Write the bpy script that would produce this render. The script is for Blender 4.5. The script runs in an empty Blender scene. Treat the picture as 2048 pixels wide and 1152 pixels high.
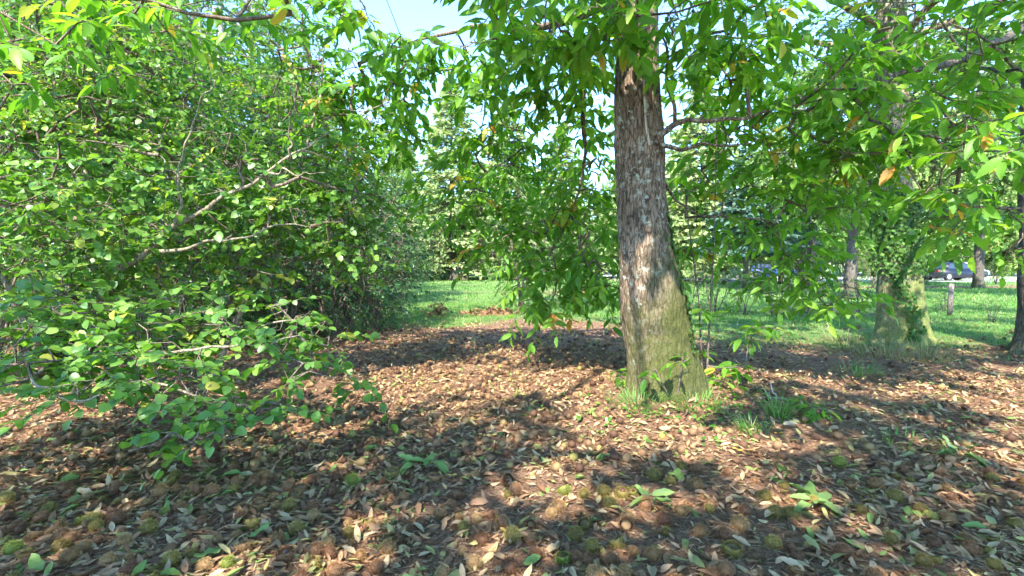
import bpy, math, random
import numpy as np
from mathutils import Matrix, Vector

# ------------------------------------------------------------------ camera, world, sun, exposure
S = bpy.context.scene
FPX, CX, CY, HOR, CAMZ = 950.0, 1024.0, 576.0, 530.0, 1.25       # focal length in photo pixels (2048 wide)
PITCH = math.atan((CY - HOR) / FPX)
cam = bpy.data.cameras.new('camera'); camo = bpy.data.objects.new('camera', cam)
S.collection.objects.link(camo); S.camera = camo
cam.sensor_width = 36.0; cam.lens = 36.0 * FPX / 2048.0; cam.clip_start = 0.05; cam.clip_end = 2000
camo.location = (0, 0, CAMZ); camo.rotation_euler = (math.pi / 2 - PITCH, 0, 0)

SUN_EL, SUN_AZ = math.radians(47), math.radians(20)               # behind the camera, a little to its left
TOSUN = np.array([-math.sin(SUN_AZ) * math.cos(SUN_EL), -math.cos(SUN_AZ) * math.cos(SUN_EL), math.sin(SUN_EL)])
W = bpy.data.worlds.new('World'); S.world = W; W.use_nodes = True
nt = W.node_tree; nt.nodes.clear()
sky = nt.nodes.new('ShaderNodeTexSky'); sky.sky_type = 'NISHITA'; sky.sun_disc = False
sky.sun_elevation = SUN_EL; sky.sun_rotation = math.pi + SUN_AZ
sky.air_density = 1.0; sky.dust_density = 0.0; sky.ozone_density = 8.0; sky.altitude = 300
bg = nt.nodes.new('ShaderNodeBackground'); bg.inputs['Strength'].default_value = 0.135
wo = nt.nodes.new('ShaderNodeOutputWorld')
nt.links.new(sky.outputs[0], bg.inputs['Color']); nt.links.new(bg.outputs[0], wo.inputs[0])
sl = bpy.data.lights.new('sun', 'SUN'); sl.energy = 2.4; sl.angle = math.radians(0.55); sl.color = (1.0, 0.95, 0.86)
so = bpy.data.objects.new('sun', sl); S.collection.objects.link(so)
so.rotation_euler = Vector(TOSUN).to_track_quat('Z', 'Y').to_euler()
S.view_settings.view_transform = 'Standard'; S.view_settings.look = 'None'
S.view_settings.exposure = 2.95; S.view_settings.gamma = 1.0; S.view_settings.use_curve_mapping = False
S.cycles.max_bounces = 6; S.cycles.diffuse_bounces = 4; S.cycles.transmission_bounces = 4; S.cycles.use_adaptive_sampling = True; S.cycles.adaptive_threshold = 0.03; S.cycles.glossy_bounces = 2
S.cycles.caustics_reflective = False; S.cycles.caustics_refractive = False
S.cycles.use_denoising = True; S.cycles.sample_clamp_indirect = 6.0

# ------------------------------------------------------------------ helpers
R = np.random.default_rng(7)
UP = np.array([0, 0, 1.0])
def at(px, py, d):
    """point on the photo ray (px, py) at distance d along +Y"""
    x = (px - CX); u = (CY - py)
    dy = FPX * math.cos(PITCH) + u * math.sin(PITCH); dz = -FPX * math.sin(PITCH) + u * math.cos(PITCH)
    return np.array([x / dy * d, d, CAMZ + dz / dy * d])
def proj(P):
    P = np.atleast_2d(P); v = P - np.array([0, 0, CAMZ])
    f = v[:, 1] * math.cos(PITCH) - v[:, 2] * math.sin(PITCH); u = v[:, 1] * math.sin(PITCH) + v[:, 2] * math.cos(PITCH)
    f = np.where(np.abs(f) < 1e-4, 1e-4, f)
    return CX + FPX * v[:, 0] / f, CY - FPX * u / f, f
def nrm(v):
    return v / np.maximum(np.linalg.norm(v, axis=-1, keepdims=True), 1e-9)
def _h(i, j, k, s):
    n = (i * 374761393 + j * 668265263 + k * 1274126177 + s * 974711) & 0xffffffff
    n = ((n ^ (n >> 13)) * 1274126177) & 0xffffffff
    return ((n ^ (n >> 16)) & 0xffff) / 65535.0
def noise(P, s=0):
    P = np.asarray(P, float); i = np.floor(P).astype(np.int64); f = P - i; f = f * f * (3 - 2 * f); o = 0
    for a in (0, 1):
        for b in (0, 1):
            for c in (0, 1):
                w = (f[..., 0] if a else 1 - f[..., 0]) * (f[..., 1] if b else 1 - f[..., 1]) * (f[..., 2] if c else 1 - f[..., 2])
                o = o + w * _h(i[..., 0] + a, i[..., 1] + b, i[..., 2] + c, s)
    return o
def noise2(x, y, s=0):
    return noise(np.stack([x, y, np.zeros_like(x) + 0.37], -1), s)
def sstep(a, b, x):
    t = np.clip((x - a) / (b - a), 0, 1); return t * t * (3 - 2 * t)

class MB:
    """collects triangles as numpy arrays, links them as ONE mesh object"""
    def __init__(s): s.v = []; s.f = []; s.r = []; s.n = 0
    def add(s, V, F, rnd=None):
        V = np.asarray(V, float); F = np.asarray(F, np.int64)
        s.v.append(V); s.f.append(F + s.n); s.n += len(V)
        s.r.append(np.full(len(V), R.random()) if rnd is None else np.asarray(rnd, float))
    def mesh(s, name, mat, off=(0, 0, 0), smooth=False):
        V = np.concatenate(s.v) - np.asarray(off); F = np.concatenate(s.f); Q = np.concatenate(s.r)
        m = bpy.data.meshes.new(name)
        m.vertices.add(len(V)); m.vertices.foreach_set('co', V.astype(np.float32).ravel())
        m.loops.add(F.size); m.loops.foreach_set('vertex_index', F.astype(np.int32).ravel())
        k = F.shape[1]
        m.polygons.add(len(F)); m.polygons.foreach_set('loop_start', np.arange(0, F.size, k, dtype=np.int32))
        if smooth: m.polygons.foreach_set('use_smooth', np.ones(len(F), bool))
        a = m.attributes.new('rnd', 'FLOAT', 'POINT'); a.data.foreach_set('value', Q.astype(np.float32))
        m.update(calc_edges=True); m.validate()
        if mat: m.materials.append(mat)
        return m
    def build(s, name, mat, parent=None, smooth=False, kind=None):
        off = parent_off(parent)
        o = bpy.data.objects.new(name, s.mesh(name, mat, off, smooth)); S.collection.objects.link(o)
        if parent: o.parent = parent
        if kind: o['kind'] = kind
        return o
def parent_off(p):
    t = np.zeros(3)
    while p is not None: t = t + np.array(p.location); p = p.parent
    return t
def tag(o, label=None, cat=None, group=None, kind=None):
    for k, v in (('label', label), ('category', cat), ('group', group), ('kind', kind)):
        if v: o[k] = v
    return o
def empty(name, loc, label=None, cat=None, group=None):
    o = bpy.data.objects.new(name, None); S.collection.objects.link(o); o.location = loc; o.empty_display_size = 0.2
    return tag(o, label, cat, group)
def inst(name, mesh, M, parent=None, label=None, cat=None, group=None):
    o = bpy.data.objects.new(name, mesh); S.collection.objects.link(o)
    if parent: o.parent = parent
    o.matrix_basis = M
    return tag(o, label, cat, group)
def copy_tree(o, parent=None):
    c = o.copy(); S.collection.objects.link(c); c.parent = parent
    for ch in list(o.children): copy_tree(ch, c)
    return c

# ------------------------------------------------------------------ materials
def newmat(name):
    m = bpy.data.materials.new(name); m.use_nodes = True; n = m.node_tree; n.nodes.clear()
    return m, n
class NT:
    def __init__(s, n): s.n = n
    def new(s, t, **kw):
        o = s.n.nodes.new(t)
        for k, v in kw.items(): setattr(o, k, v)
        return o
    def link(s, a, b): s.n.links.new(a, b)
    def setv(s, sock, v):
        if isinstance(v, bpy.types.NodeSocket): s.link(v, sock)
        elif v is not None: sock.default_value = v
    def math(s, op, a, b=None, c=None, clamp=False):
        o = s.new('ShaderNodeMath', operation=op, use_clamp=clamp)
        for i, v in enumerate((a, b, c)): s.setv(o.inputs[i], v)
        return o.outputs[0]
    def ramp(s, f, stops, mode='LINEAR'):
        o = s.new('ShaderNodeValToRGB'); o.color_ramp.interpolation = mode; e = o.color_ramp.elements
        while len(e) < len(stops): e.new(0.5)
        for i, (p, c) in enumerate(stops):
            e[i].position = p; e[i].color = (*c, 1) if len(c) == 3 else c
        s.link(f, o.inputs[0]); return o.outputs[0]
    def noise(s, vec, scale, detail=4, rough=0.55, dist=0.0):
        o = s.new('ShaderNodeTexNoise'); s.setv(o.inputs['Vector'], vec)
        o.inputs['Scale'].default_value = scale; o.inputs['Detail'].default_value = detail
        o.inputs['Roughness'].default_value = rough; o.inputs['Distortion'].default_value = dist
        return o.outputs['Fac']
    def mix(s, f, a, b, mode='MIX'):
        o = s.new('ShaderNodeMix', data_type='RGBA', blend_type=mode)
        s.setv(o.inputs[0], f)
        for k, v in ((6, a), (7, b)):
            s.setv(o.inputs[k], (*v, 1) if isinstance(v, tuple) and len(v) == 3 else v)
        return o.outputs[2]
    def coord(s, scale=(1, 1, 1), which='Object'):
        t = s.new('ShaderNodeTexCoord'); m = s.new('ShaderNodeMapping'); m.inputs['Scale'].default_value = scale
        s.link(t.outputs[which], m.inputs[0]); return m.outputs[0]
    def rnd(s):
        a = s.new('ShaderNodeAttribute', attribute_name='rnd'); i = s.new('ShaderNodeObjectInfo')
        own = s.math('LESS_THAN', a.outputs['Fac'], 0.0005)                # single leaves carry 0: they take the object's own number
        return s.math('ADD', a.outputs['Fac'], s.math('MULTIPLY', own, i.outputs['Random']))
    def bump(s, h, strength=0.5, dist=0.02):
        b = s.new('ShaderNodeBump'); b.inputs['Strength'].default_value = strength; b.inputs['Distance'].default_value = dist
        s.link(h, b.inputs['Height']); return b.outputs[0]
    def principled(s, col, rough=0.7, spec=0.3, normal=None):
        p = s.new('ShaderNodeBsdfPrincipled'); s.setv(p.inputs['Base Color'], (*col, 1) if isinstance(col, tuple) else col)
        s.setv(p.inputs['Roughness'], rough); p.inputs['Specular IOR Level'].default_value = spec
        if normal is not None: s.link(normal, p.inputs['Normal'])
        return p
    def out(s, sh):
        o = s.new('ShaderNodeOutputMaterial'); s.link(sh, o.inputs[0])

def leaf_mat(name, stops, trans=0.45, tint=(1.35, 1.45, 0.55), rough=0.45, spec=0.35, mottle=40, gain=1.0):
    m, n = newmat(name); t = NT(n)
    col = t.ramp(t.rnd(), [(p, tuple(min(.8, q * gain) for q in c)) for p, c in stops])
    v = t.noise(t.coord(), mottle, 2)
    col = t.mix(0.5, col, t.mix(v, (0.65, 0.65, 0.65), (1.35, 1.35, 1.35)), 'MULTIPLY') if False else t.mix(1.0, col, t.ramp(v, [(0.3, (0.78, 0.8, 0.75)), (0.7, (1.15, 1.12, 1.05))]), 'MULTIPLY')
    p = t.principled(col, rough, spec)
    tr = t.new('ShaderNodeBsdfTranslucent'); t.link(t.mix(1.0, col, tint, 'MULTIPLY'), tr.inputs[0])
    mx = t.new('ShaderNodeMixShader'); mx.inputs[0].default_value = trans
    t.link(p.outputs[0], mx.inputs[1]); t.link(tr.outputs[0], mx.inputs[2]); t.out(mx.outputs[0])
    return m
MAT = {}
MAT['chestnut'] = leaf_mat('chestnut_leaf_green', [(0.0, (0.05, 0.13, 0.018)), (0.35, (0.075, 0.17, 0.022)), (0.7, (0.11, 0.22, 0.03)), (0.95, (0.16, 0.27, 0.035)), (0.978, (0.30, 0.26, 0.04)), (0.997, (0.34, 0.16, 0.04))], 0.55, (1.6, 1.65, 0.5), gain=1.6)
MAT['hazel'] = leaf_mat('hazel_leaf_green', [(0.0, (0.06, 0.14, 0.025)), (0.4, (0.085, 0.18, 0.03)), (0.8, (0.13, 0.24, 0.04)), (0.96, (0.19, 0.29, 0.05)), (0.99, (0.32, 0.30, 0.05))], 0.42, (1.5, 1.6, 0.55), 0.42, 0.5, gain=1.35)
MAT['wall'] = leaf_mat('woodland_leaf_green', [(0.0, (0.045, 0.12, 0.02)), (0.5, (0.07, 0.165, 0.025)), (0.9, (0.12, 0.23, 0.035)), (1.0, (0.22, 0.28, 0.05))], 0.45, (1.4, 1.6, 0.5), gain=1.35)
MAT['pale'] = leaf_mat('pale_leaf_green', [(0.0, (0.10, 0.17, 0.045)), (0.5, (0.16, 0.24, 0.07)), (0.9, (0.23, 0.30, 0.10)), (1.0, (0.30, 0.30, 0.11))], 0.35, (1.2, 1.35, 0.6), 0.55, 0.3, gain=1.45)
MAT['sunny'] = leaf_mat('sunlit_pale_needles', [(0.0, (0.22, 0.30, 0.11)), (0.6, (0.32, 0.40, 0.17)), (1.0, (0.42, 0.45, 0.22))], 0.35, (1.1, 1.2, 0.7), 0.6, 0.2)  # pale green raised in the colour itself to look strongly sunlit
MAT['mid'] = leaf_mat('mid_leaf_green', [(0.0, (0.06, 0.13, 0.03)), (0.5, (0.09, 0.18, 0.04)), (1.0, (0.16, 0.25, 0.06))], 0.4, (1.3, 1.45, 0.6), gain=1.35)
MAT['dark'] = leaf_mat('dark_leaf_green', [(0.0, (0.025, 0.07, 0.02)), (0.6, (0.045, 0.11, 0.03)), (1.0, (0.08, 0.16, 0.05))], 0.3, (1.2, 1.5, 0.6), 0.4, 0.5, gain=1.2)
MAT['blue'] = leaf_mat('blue_green_needles', [(0.0, (0.05, 0.12, 0.085)), (1.0, (0.12, 0.20, 0.14))], 0.2, (1.1, 1.3, 0.9))
MAT['yellow_lit_tree'] = leaf_mat('yellow_lit_leaves', [(0.0, (0.16, 0.2, 0.05)), (0.6, (0.28, 0.26, 0.07)), (1.0, (0.36, 0.28, 0.09))], 0.4, (1.2, 1.2, 0.6))  # yellow light on this tree is put into the leaf colour
MAT['grass'] = leaf_mat('grass_blades', [(0.0, (0.05, 0.13, 0.03)), (0.5, (0.085, 0.19, 0.04)), (0.85, (0.15, 0.24, 0.06)), (0.97, (0.28, 0.27, 0.12))], 0.35, (1.2, 1.4, 0.55), gain=1.5)
MAT['dry_grass'] = leaf_mat('dry_grass', [(0.0, (0.13, 0.18, 0.05)), (0.5, (0.26, 0.24, 0.11)), (1.0, (0.38, 0.31, 0.18))], 0.3, (1.1, 1.1, 0.7))
MAT['ivy'] = leaf_mat('ivy_leaf', [(0.0, (0.03, 0.08, 0.015)), (0.7, (0.055, 0.13, 0.025)), (1.0, (0.12, 0.2, 0.04))], 0.25, (1.2, 1.5, 0.5), 0.5, 0.25, gain=1.2)
MAT['litter'] = leaf_mat('dry_leaf_litter', [(0.0, (0.13, 0.06, 0.03)), (0.28, (0.27, 0.145, 0.08)), (0.55, (0.37, 0.225, 0.13)), (0.78, (0.46, 0.33, 0.20)), (0.9, (0.36, 0.31, 0.11)), (0.96, (0.16, 0.23, 0.06))], 0.15, (1.2, 1.0, 0.7), 0.7, 0.25)
for nm, c0, c1 in (('tan', (0.30, 0.20, 0.11), (0.42, 0.32, 0.20)), ('brown', (0.16, 0.085, 0.05), (0.28, 0.15, 0.075)), ('olive', (0.20, 0.21, 0.08), (0.30, 0.29, 0.13)), ('green', (0.12, 0.19, 0.045), (0.21, 0.29, 0.09)), ('yellow', (0.50, 0.36, 0.06), (0.55, 0.30, 0.08))):
    MAT['fallen_' + nm] = leaf_mat('fallen_leaf_' + nm, [(0.0, c0), (1.0, c1)], 0.2, (1.15, 1.1, 0.7), 0.6, 0.3)

def bark_mat(name, c0, c1, c2, moss=(0.0, 0.0), lichen=0.0, sc=1.0, moss_col=((0.035, 0.042, 0.010), (0.085, 0.092, 0.022))):
    """grey-brown bark; moss=(height it reaches, amount)"""
    m, n = newmat(name); t = NT(n); co = t.coord((1, 1, 0.22)); co1 = t.coord()
    a = t.noise(co, 26 * sc, 5, 0.65, 0.4); b = t.noise(co1, 5 * sc, 3); w = t.noise(co, 70 * sc, 3, 0.7)
    vo = t.new('ShaderNodeTexVoronoi', feature='DISTANCE_TO_EDGE'); vo.inputs['Scale'].default_value = 34 * sc
    wp = t.new('ShaderNodeVectorMath', operation='ADD'); t.link(co, wp.inputs[0])
    nz = t.new('ShaderNodeTexNoise'); t.link(co, nz.inputs['Vector']); nz.inputs['Scale'].default_value = 30 * sc
    sv = t.new('ShaderNodeVectorMath', operation='SCALE'); t.link(nz.outputs['Color'], sv.inputs[0]); sv.inputs['Scale'].default_value = .035 / sc
    t.link(sv.outputs[0], wp.inputs[1]); t.link(wp.outputs[0], vo.inputs['Vector'])
    crack = t.ramp(vo.outputs['Distance'], [(0.0, (0, 0, 0)), (0.16, (1, 1, 1))])
    f = t.math('ADD', t.math('ADD', t.math('MULTIPLY', a, 0.5), t.math('MULTIPLY', w, 0.3)), t.math('MULTIPLY', crack, 0.2))
    col = t.ramp(f, [(0.38, c0), (0.54, c1), (0.68, c2)])
    col = t.mix(1.0, col, t.ramp(b, [(0.3, (0.75, 0.75, 0.75)), (0.7, (1.2, 1.15, 1.1))]), 'MULTIPLY')
    if lichen:
        l = t.noise(co1, 17 * sc, 4, 0.7); lz = t.noise(co1, 3, 2)
        lf = t.math('MULTIPLY', t.ramp(l, [(0.56, (0, 0, 0)), (0.62, (1, 1, 1))]), t.ramp(lz, [(0.4, (0, 0, 0)), (0.6, (lichen,) * 3)]))
        col = t.mix(lf, col, (0.36, 0.40, 0.32))
    if moss[1]:
        g = t.new('ShaderNodeSeparateXYZ'); tc = t.new('ShaderNodeTexCoord'); t.link(tc.outputs['Object'], g.inputs[0])
        hz = t.math('DIVIDE', g.outputs[2], moss[0]); fall = t.math('SUBTRACT', 1.0, hz, clamp=True)
        side = t.math('MULTIPLY', g.outputs[0], 1.2)
        mm = t.math('ADD', t.math('ADD', t.math('MULTIPLY', fall, 0.85), t.math('MULTIPLY', t.noise(co1, 4.5, 4, 0.65), 1.1)), side)
        mm = t.math('ADD', mm, t.math('MULTIPLY', t.noise(co1, 38, 4, 0.75), 0.9))
        mf = t.math('MULTIPLY', t.ramp(t.math('MULTIPLY', mm, 0.5), [(0.50, (0, 0, 0)), (0.74, (0.9, 0.9, 0.9))]), t.math('MULTIPLY', fall, moss[1] * 1.6, clamp=True), clamp=True)
        col = t.mix(mf, col, t.ramp(t.noise(co1, 60, 3), [(0.3, moss_col[0]), (0.7, moss_col[1])]))
    t.out(t.principled(col, 0.9, 0.15, t.bump(f, 0.75, 0.016 / sc)).outputs[0])
    return m
MAT['bark'] = bark_mat('chestnut_bark', (0.05, 0.034, 0.022), (0.145, 0.103, 0.07), (0.27, 0.205, 0.15), (2.3, 1.0), 0.7)
MAT['bark_ivy'] = bark_mat('mossy_bark', (0.08, 0.07, 0.045), (0.19, 0.17, 0.11), (0.34, 0.31, 0.22), (2.6, 1.0), 0.6, 1.0, ((0.08, 0.10, 0.02), (0.22, 0.24, 0.07)))
MAT['bark_dark'] = bark_mat('dark_bark', (0.05, 0.04, 0.035), (0.11, 0.09, 0.075), (0.19, 0.165, 0.14), (1.5, 0.5), 0.4)  # darker, greyer bark shared by several trees
MAT['twig'] = bark_mat('twig_bark', (0.07, 0.05, 0.035), (0.16, 0.12, 0.09), (0.26, 0.21, 0.17), lichen=0.4, sc=2.0)
MAT['hazel_bark'] = bark_mat('hazel_bark', (0.13, 0.10, 0.065), (0.24, 0.20, 0.14), (0.38, 0.33, 0.25), lichen=0.7, sc=2.0)
MAT['pale_bark'] = bark_mat('pale_birch_bark', (0.18, 0.15, 0.12), (0.38, 0.33, 0.27), (0.55, 0.50, 0.43), lichen=0.5)
def plain(name, col, rough=0.6, spec=0.4, metal=0.0, var=0.12, sc=30):
    m, n = newmat(name); t = NT(n); v = t.noise(t.coord(), sc, 4)
    c = t.mix(1.0, (*col, 1), t.ramp(v, [(0.3, (1 - var,) * 3), (0.7, (1 + var,) * 3)]), 'MULTIPLY')
    p = t.principled(c, rough, spec); p.inputs['Metallic'].default_value = metal; t.out(p.outputs[0]); return m

# ------------------------------------------------------------------ shapes
def leaf_shape(n, hw, f, fold=0.25, curl=0.25, serr=0.0, wave=0.0, stalk=0.0):
    """a leaf of length 1 along +Y, normal +Z: midrib plus two toothed edges"""
    ts = np.linspace(0, 1, n + 1); V = []; F = []; idx = []
    for i, t in enumerate(ts):
        z = -curl * t * t; y = t
        if i in (0, n): idx.append([len(V)]); V.append((0, y, z)); continue
        w = hw * f(t) * (1 + serr * (1 if i % 2 else -1))
        k = len(V); wz = wave * math.sin(t * 13)
        V += [(-w, y + (serr * 0.06 if i % 2 else 0), z + fold * w + wz), (0, y, z), (w, y + (serr * 0.06 if i % 2 else 0), z + fold * w - wz)]
        idx.append([k, k + 1, k + 2])
    for a, b in zip(idx[:-1], idx[1:]):
        if len(a) == 1 and len(b) == 3: F += [(a[0], b[1], b[0]), (a[0], b[2], b[1])]
        elif len(b) == 1 and len(a) == 3: F += [(a[0], a[1], b[0]), (a[1], a[2], b[0])]
        else: F += [(a[0], a[1], b[1]), (a[0], b[1], b[0]), (a[1], a[2], b[2]), (a[1], b[2], b[1])]
    V = np.array(V)
    if stalk:
        k = len(V); V[:, 1] = V[:, 1] * (1 - stalk) + stalk
        V = np.vstack([V, [(-0.007, 0, 0.02), (0.007, 0, 0.02), (0, stalk + .02, 0)]]); F.append((k, k + 1, k + 2))
    return V, np.array(F)
fch = lambda t: math.sin(math.pi * t ** 0.85) ** 0.75
fhz = lambda t: (math.sin(math.pi * t ** 0.72) ** 0.6) * (1 if t < 0.8 else 1 - (t - 0.8) * 1.8)
fdm = lambda t: math.sin(math.pi * t)
LEAF = {
    'chestnut_hi': leaf_shape(12, 0.18, fch, 0.35, 0.22, 0.09, 0, 0.08), 'chestnut': leaf_shape(4, 0.18, fch, 0.35, 0.22),
    'hazel_hi': leaf_shape(9, 0.40, fhz, 0.22, 0.16, 0.06, 0.012, 0.12), 'hazel': leaf_shape(4, 0.40, fhz, 0.22, 0.15),
    'oval': leaf_shape(2, 0.21, fdm, 0.25, 0.15), 'small': leaf_shape(2, 0.30, fdm, 0.2, 0.1), 'needle': leaf_shape(2, 0.13, fdm, 0.0, 0.1),
    'litter': leaf_shape(4, 0.17, fch, 0.8, -0.25, 0.0, 0.03), 'litter_b': leaf_shape(4, 0.20, fch, 0.4, 0.35, 0.0, 0.05),
    'ivy': leaf_shape(3, 0.42, fhz, 0.1, 0.1),
}
def basis(D, N):
    D = nrm(D); N = nrm(N - D * np.sum(N * D, -1, keepdims=True)); return np.cross(D, N), D, N
def add_leaves(mb, shape, P, D, N, Sz, rnd):
    V, F = LEAF[shape]; B, D, N = basis(D, N); n = len(P)
    if not n: return
    W_ = P[:, None] + Sz[:, None, None] * (V[None, :, 0, None] * B[:, None] + V[None, :, 1, None] * D[:, None] + V[None, :, 2, None] * N[:, None])
    FF = F[None] + (np.arange(n) * len(V))[:, None, None]
    mb.add(W_.reshape(-1, 3), FF.reshape(-1, 3), np.repeat(rnd, len(V)))
def leaf_matrix(p, d, n, s):
    B, D, N = basis(d[None], n[None]); M = np.eye(4); M[:3, 0] = B[0] * s; M[:3, 1] = D[0] * s; M[:3, 2] = N[0] * s; M[:3, 3] = p
    return Matrix(M.tolist())
def frusta(mb, A, B, ra, rb, k=4, rnd=None):
    """vectorised tapered prisms from A to B"""
    A = np.asarray(A); B = np.asarray(B); n = len(A)
    if not n: return
    ax = nrm(B - A); ref = np.where(np.abs(ax[:, 2:3]) > 0.9, np.array([[1.0, 0, 0]]), np.array([[0, 0, 1.0]]))
    u = nrm(np.cross(ax, ref)); w = np.cross(ax, u)
    th = np.arange(k) * 2 * math.pi / k; c, s = np.cos(th), np.sin(th)
    ring = u[:, None] * c[None, :, None] + w[:, None] * s[None, :, None]
    V = np.concatenate([A[:, None] + ring * ra[:, None, None], B[:, None] + ring * rb[:, None, None]], 1)
    i = np.arange(k); j = (i + 1) % k
    F = np.concatenate([np.stack([i, j, j + k], 1), np.stack([i, j + k, i + k], 1)])
    mb.add(V.reshape(-1, 3), (F[None] + (np.arange(n) * 2 * k)[:, None, None]).reshape(-1, 3), np.repeat(R.random(n), 2 * k))
def resample(path, step):
    P = np.asarray(path, float); d = np.r_[0, np.cumsum(np.linalg.norm(np.diff(P, axis=0), axis=1))]
    n = max(2, int(d[-1] / step) + 1); t = np.linspace(0, d[-1], n)
    k = max(1, min(9, int(n / max(2, len(P)))))
    out = np.stack([np.interp(t, d, P[:, i]) for i in range(P.shape[1])], 1)
    for _ in range(k):                                                      # soften the corners
        out[1:-1] = 0.25 * out[:-2] + 0.5 * out[1:-1] + 0.25 * out[2:]
    return out
def tube(mb, P, r, k=8, rough=0.0, seed=0, rnd=None, bark=0.0, flare=None):
    """one smooth swept tube; P (n,3), r (n,)"""
    P = np.asarray(P); n = len(P); T = nrm(np.gradient(P, axis=0))
    u = np.cross(T[0], UP); u = u if np.linalg.norm(u) > 0.1 else np.cross(T[0], [0, 1.0, 0]); u = u / np.linalg.norm(u); U = [u]
    for i in range(1, n):
        u = U[-1] - T[i] * np.dot(U[-1], T[i]); U.append(u / np.linalg.norm(u))
    U = np.array(U); Wv = np.cross(T, U); th = np.arange(k) * 2 * math.pi / k
    ring = U[:, None] * np.cos(th)[None, :, None] + Wv[:, None] * np.sin(th)[None, :, None]
    rr = np.repeat(np.asarray(r)[:, None], k, 1)
    if rough:
        q = P[:, None] + ring * rr[..., None]
        rr = rr * (1 + rough * (noise(q * 3.0, seed) - 0.5) * 2 + rough * 0.5 * (noise(q * 9.0, seed + 1) - 0.5) * 2)
    if flare:
        am, hh, nl = flare; lob = np.maximum(0, np.cos(th[None] * nl + 1.3 * np.sin(th * 2 + seed)[None])) ** 1.5
        rr = rr * (1 + am * np.exp(-np.maximum(P[:, 2:3], 0) / hh) * (lob - .25))
    if bark:
        q = ring * np.array([1, 1, 1]) * 7.0; q = np.concatenate([q[..., :2], np.repeat(P[:, None, 2:3] * 2.4, k, 1)], -1)
        q2 = np.concatenate([ring[..., :2] * 15.0, np.repeat(P[:, None, 2:3] * 9, k, 1)], -1)
        rr = rr - bark * 0.3 * np.abs(noise(q, seed + 3) - 0.5) * 2 - bark * 0.8 * np.abs(noise(q2, seed + 4) - 0.5) * 2
    V = P[:, None] + ring * rr[..., None]
    i = np.arange(n - 1)[:, None] * k; a = np.arange(k)[None]; b = (a + 1) % k
    F = np.concatenate([np.stack([i + a, i + b, i + k + b], -1).reshape(-1, 3), np.stack([i + a, i + k + b, i + k + a], -1).reshape(-1, 3)])
    V = np.concatenate([V.reshape(-1, 3), P[:1], P[-1:]]); e0 = n * k; a = np.arange(k); b = (a + 1) % k
    F = np.concatenate([F, np.stack([np.full(k, e0), b, a], 1), np.stack([np.full(k, e0 + 1), (n - 1) * k + a, (n - 1) * k + b], 1)])
    mb.add(V, F, np.full(len(V), R.random()))

def ellipsoid(c, r, n, rng=R, shell=0.0):
    d = nrm(rng.normal(size=(n, 3))); q = rng.random(n) ** (1 / 3) * (1 - shell) + shell
    return np.asarray(c) + d * q[:, None] * np.asarray(r)
def make_sprays(base, D, L, K, size, droop=0.25, spread=1.0, jit=0.3, flat=0.35, hang=0.35, whorl=0.0, rng=R):
    """leafy shoots: returns leaf arrays and twig edges"""
    m = len(base); t = np.linspace(0.25, 1, K)
    if whorl: t = 1 - (1 - t) ** (1 + whorl)
    t = t[None] + rng.normal(size=(m, K)) * 0.04
    D = nrm(D); side = nrm(np.cross(D, UP + rng.normal(size=(m, 3)) * 0.15))
    p = base[:, None] + D[:, None] * (L[:, None] * t)[..., None]; p[..., 2] -= droop * L[:, None] * t * t
    tang = nrm(np.repeat(D[:, None], K, 1) + np.array([0, 0, -2 * droop]) * t[..., None])
    sg = np.where(np.arange(K) % 2 == 0, 1.0, -1.0)[None] * np.ones((m, 1)); sg[:, -1] *= 0.15
    ang = spread * (1.1 - 0.35 * t) 
    d = tang * np.cos(ang)[..., None] + side[:, None] * (sg * np.sin(ang))[..., None] + rng.normal(size=(m, K, 3)) * jit
    d[..., 2] -= hang * rng.random((m, K)) * 1.6
    nn = UP + rng.normal(size=(m, K, 3)) * flat
    sz = size * (0.65 + 0.55 * rng.random((m, K)))
    tip = base + D * L[:, None]; tip[:, 2] -= droop * L; mid = base + D * (L * 0.5)[:, None]; mid[:, 2] -= droop * L * 0.25
    rd = .001 + .93 * rng.random((m, K)); turned = rng.random(m) < .035; rd[turned] = .955 + .045 * rng.random((int(turned.sum()), K))
    return (p.reshape(-1, 3), d.reshape(-1, 3), nn.reshape(-1, 3), sz.ravel(), rd.ravel()), (base, mid, tip)
def grow(nodes, parents, targets, step=0.3, wob=0.06):
    """join every shoot's foot to the nearest branch already there"""
    P = np.zeros((len(nodes) + len(targets) * 14, 3)); n = len(nodes); P[:n] = nodes; par = list(parents); feet = np.zeros(len(targets), int)
    d0 = np.array([np.min(np.sum((P[:n] - t) ** 2, 1)) for t in targets])
    for ti in np.argsort(d0):
        t = targets[ti]; d = np.linalg.norm(P[:n] - t, axis=1); j = int(np.argmin(d)); k = int(min(13, max(1, d[j] / step))); prev = j; a = P[j].copy()
        for q in range(1, k + 1):
            f = q / k; pt = a + (t - a) * f
            if q < k: pt = pt + R.normal(size=3) * wob * min(1, d[j]) + np.array([0, 0, 0.10 * d[j] * math.sin(math.pi * f)])
            P[n] = pt; par.append(prev); prev = n; n += 1
        feet[ti] = prev
    return P[:n], np.array(par), feet
def pipe(par, feet, n, tip=0.0035, p=2.5):
    a = np.zeros(n)
    np.add.at(a, feet, tip ** p)
    for i in range(n - 1, 0, -1):
        if par[i] >= 0: a[par[i]] += a[i]
    return np.maximum(a, tip ** p) ** (1 / p)

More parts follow.
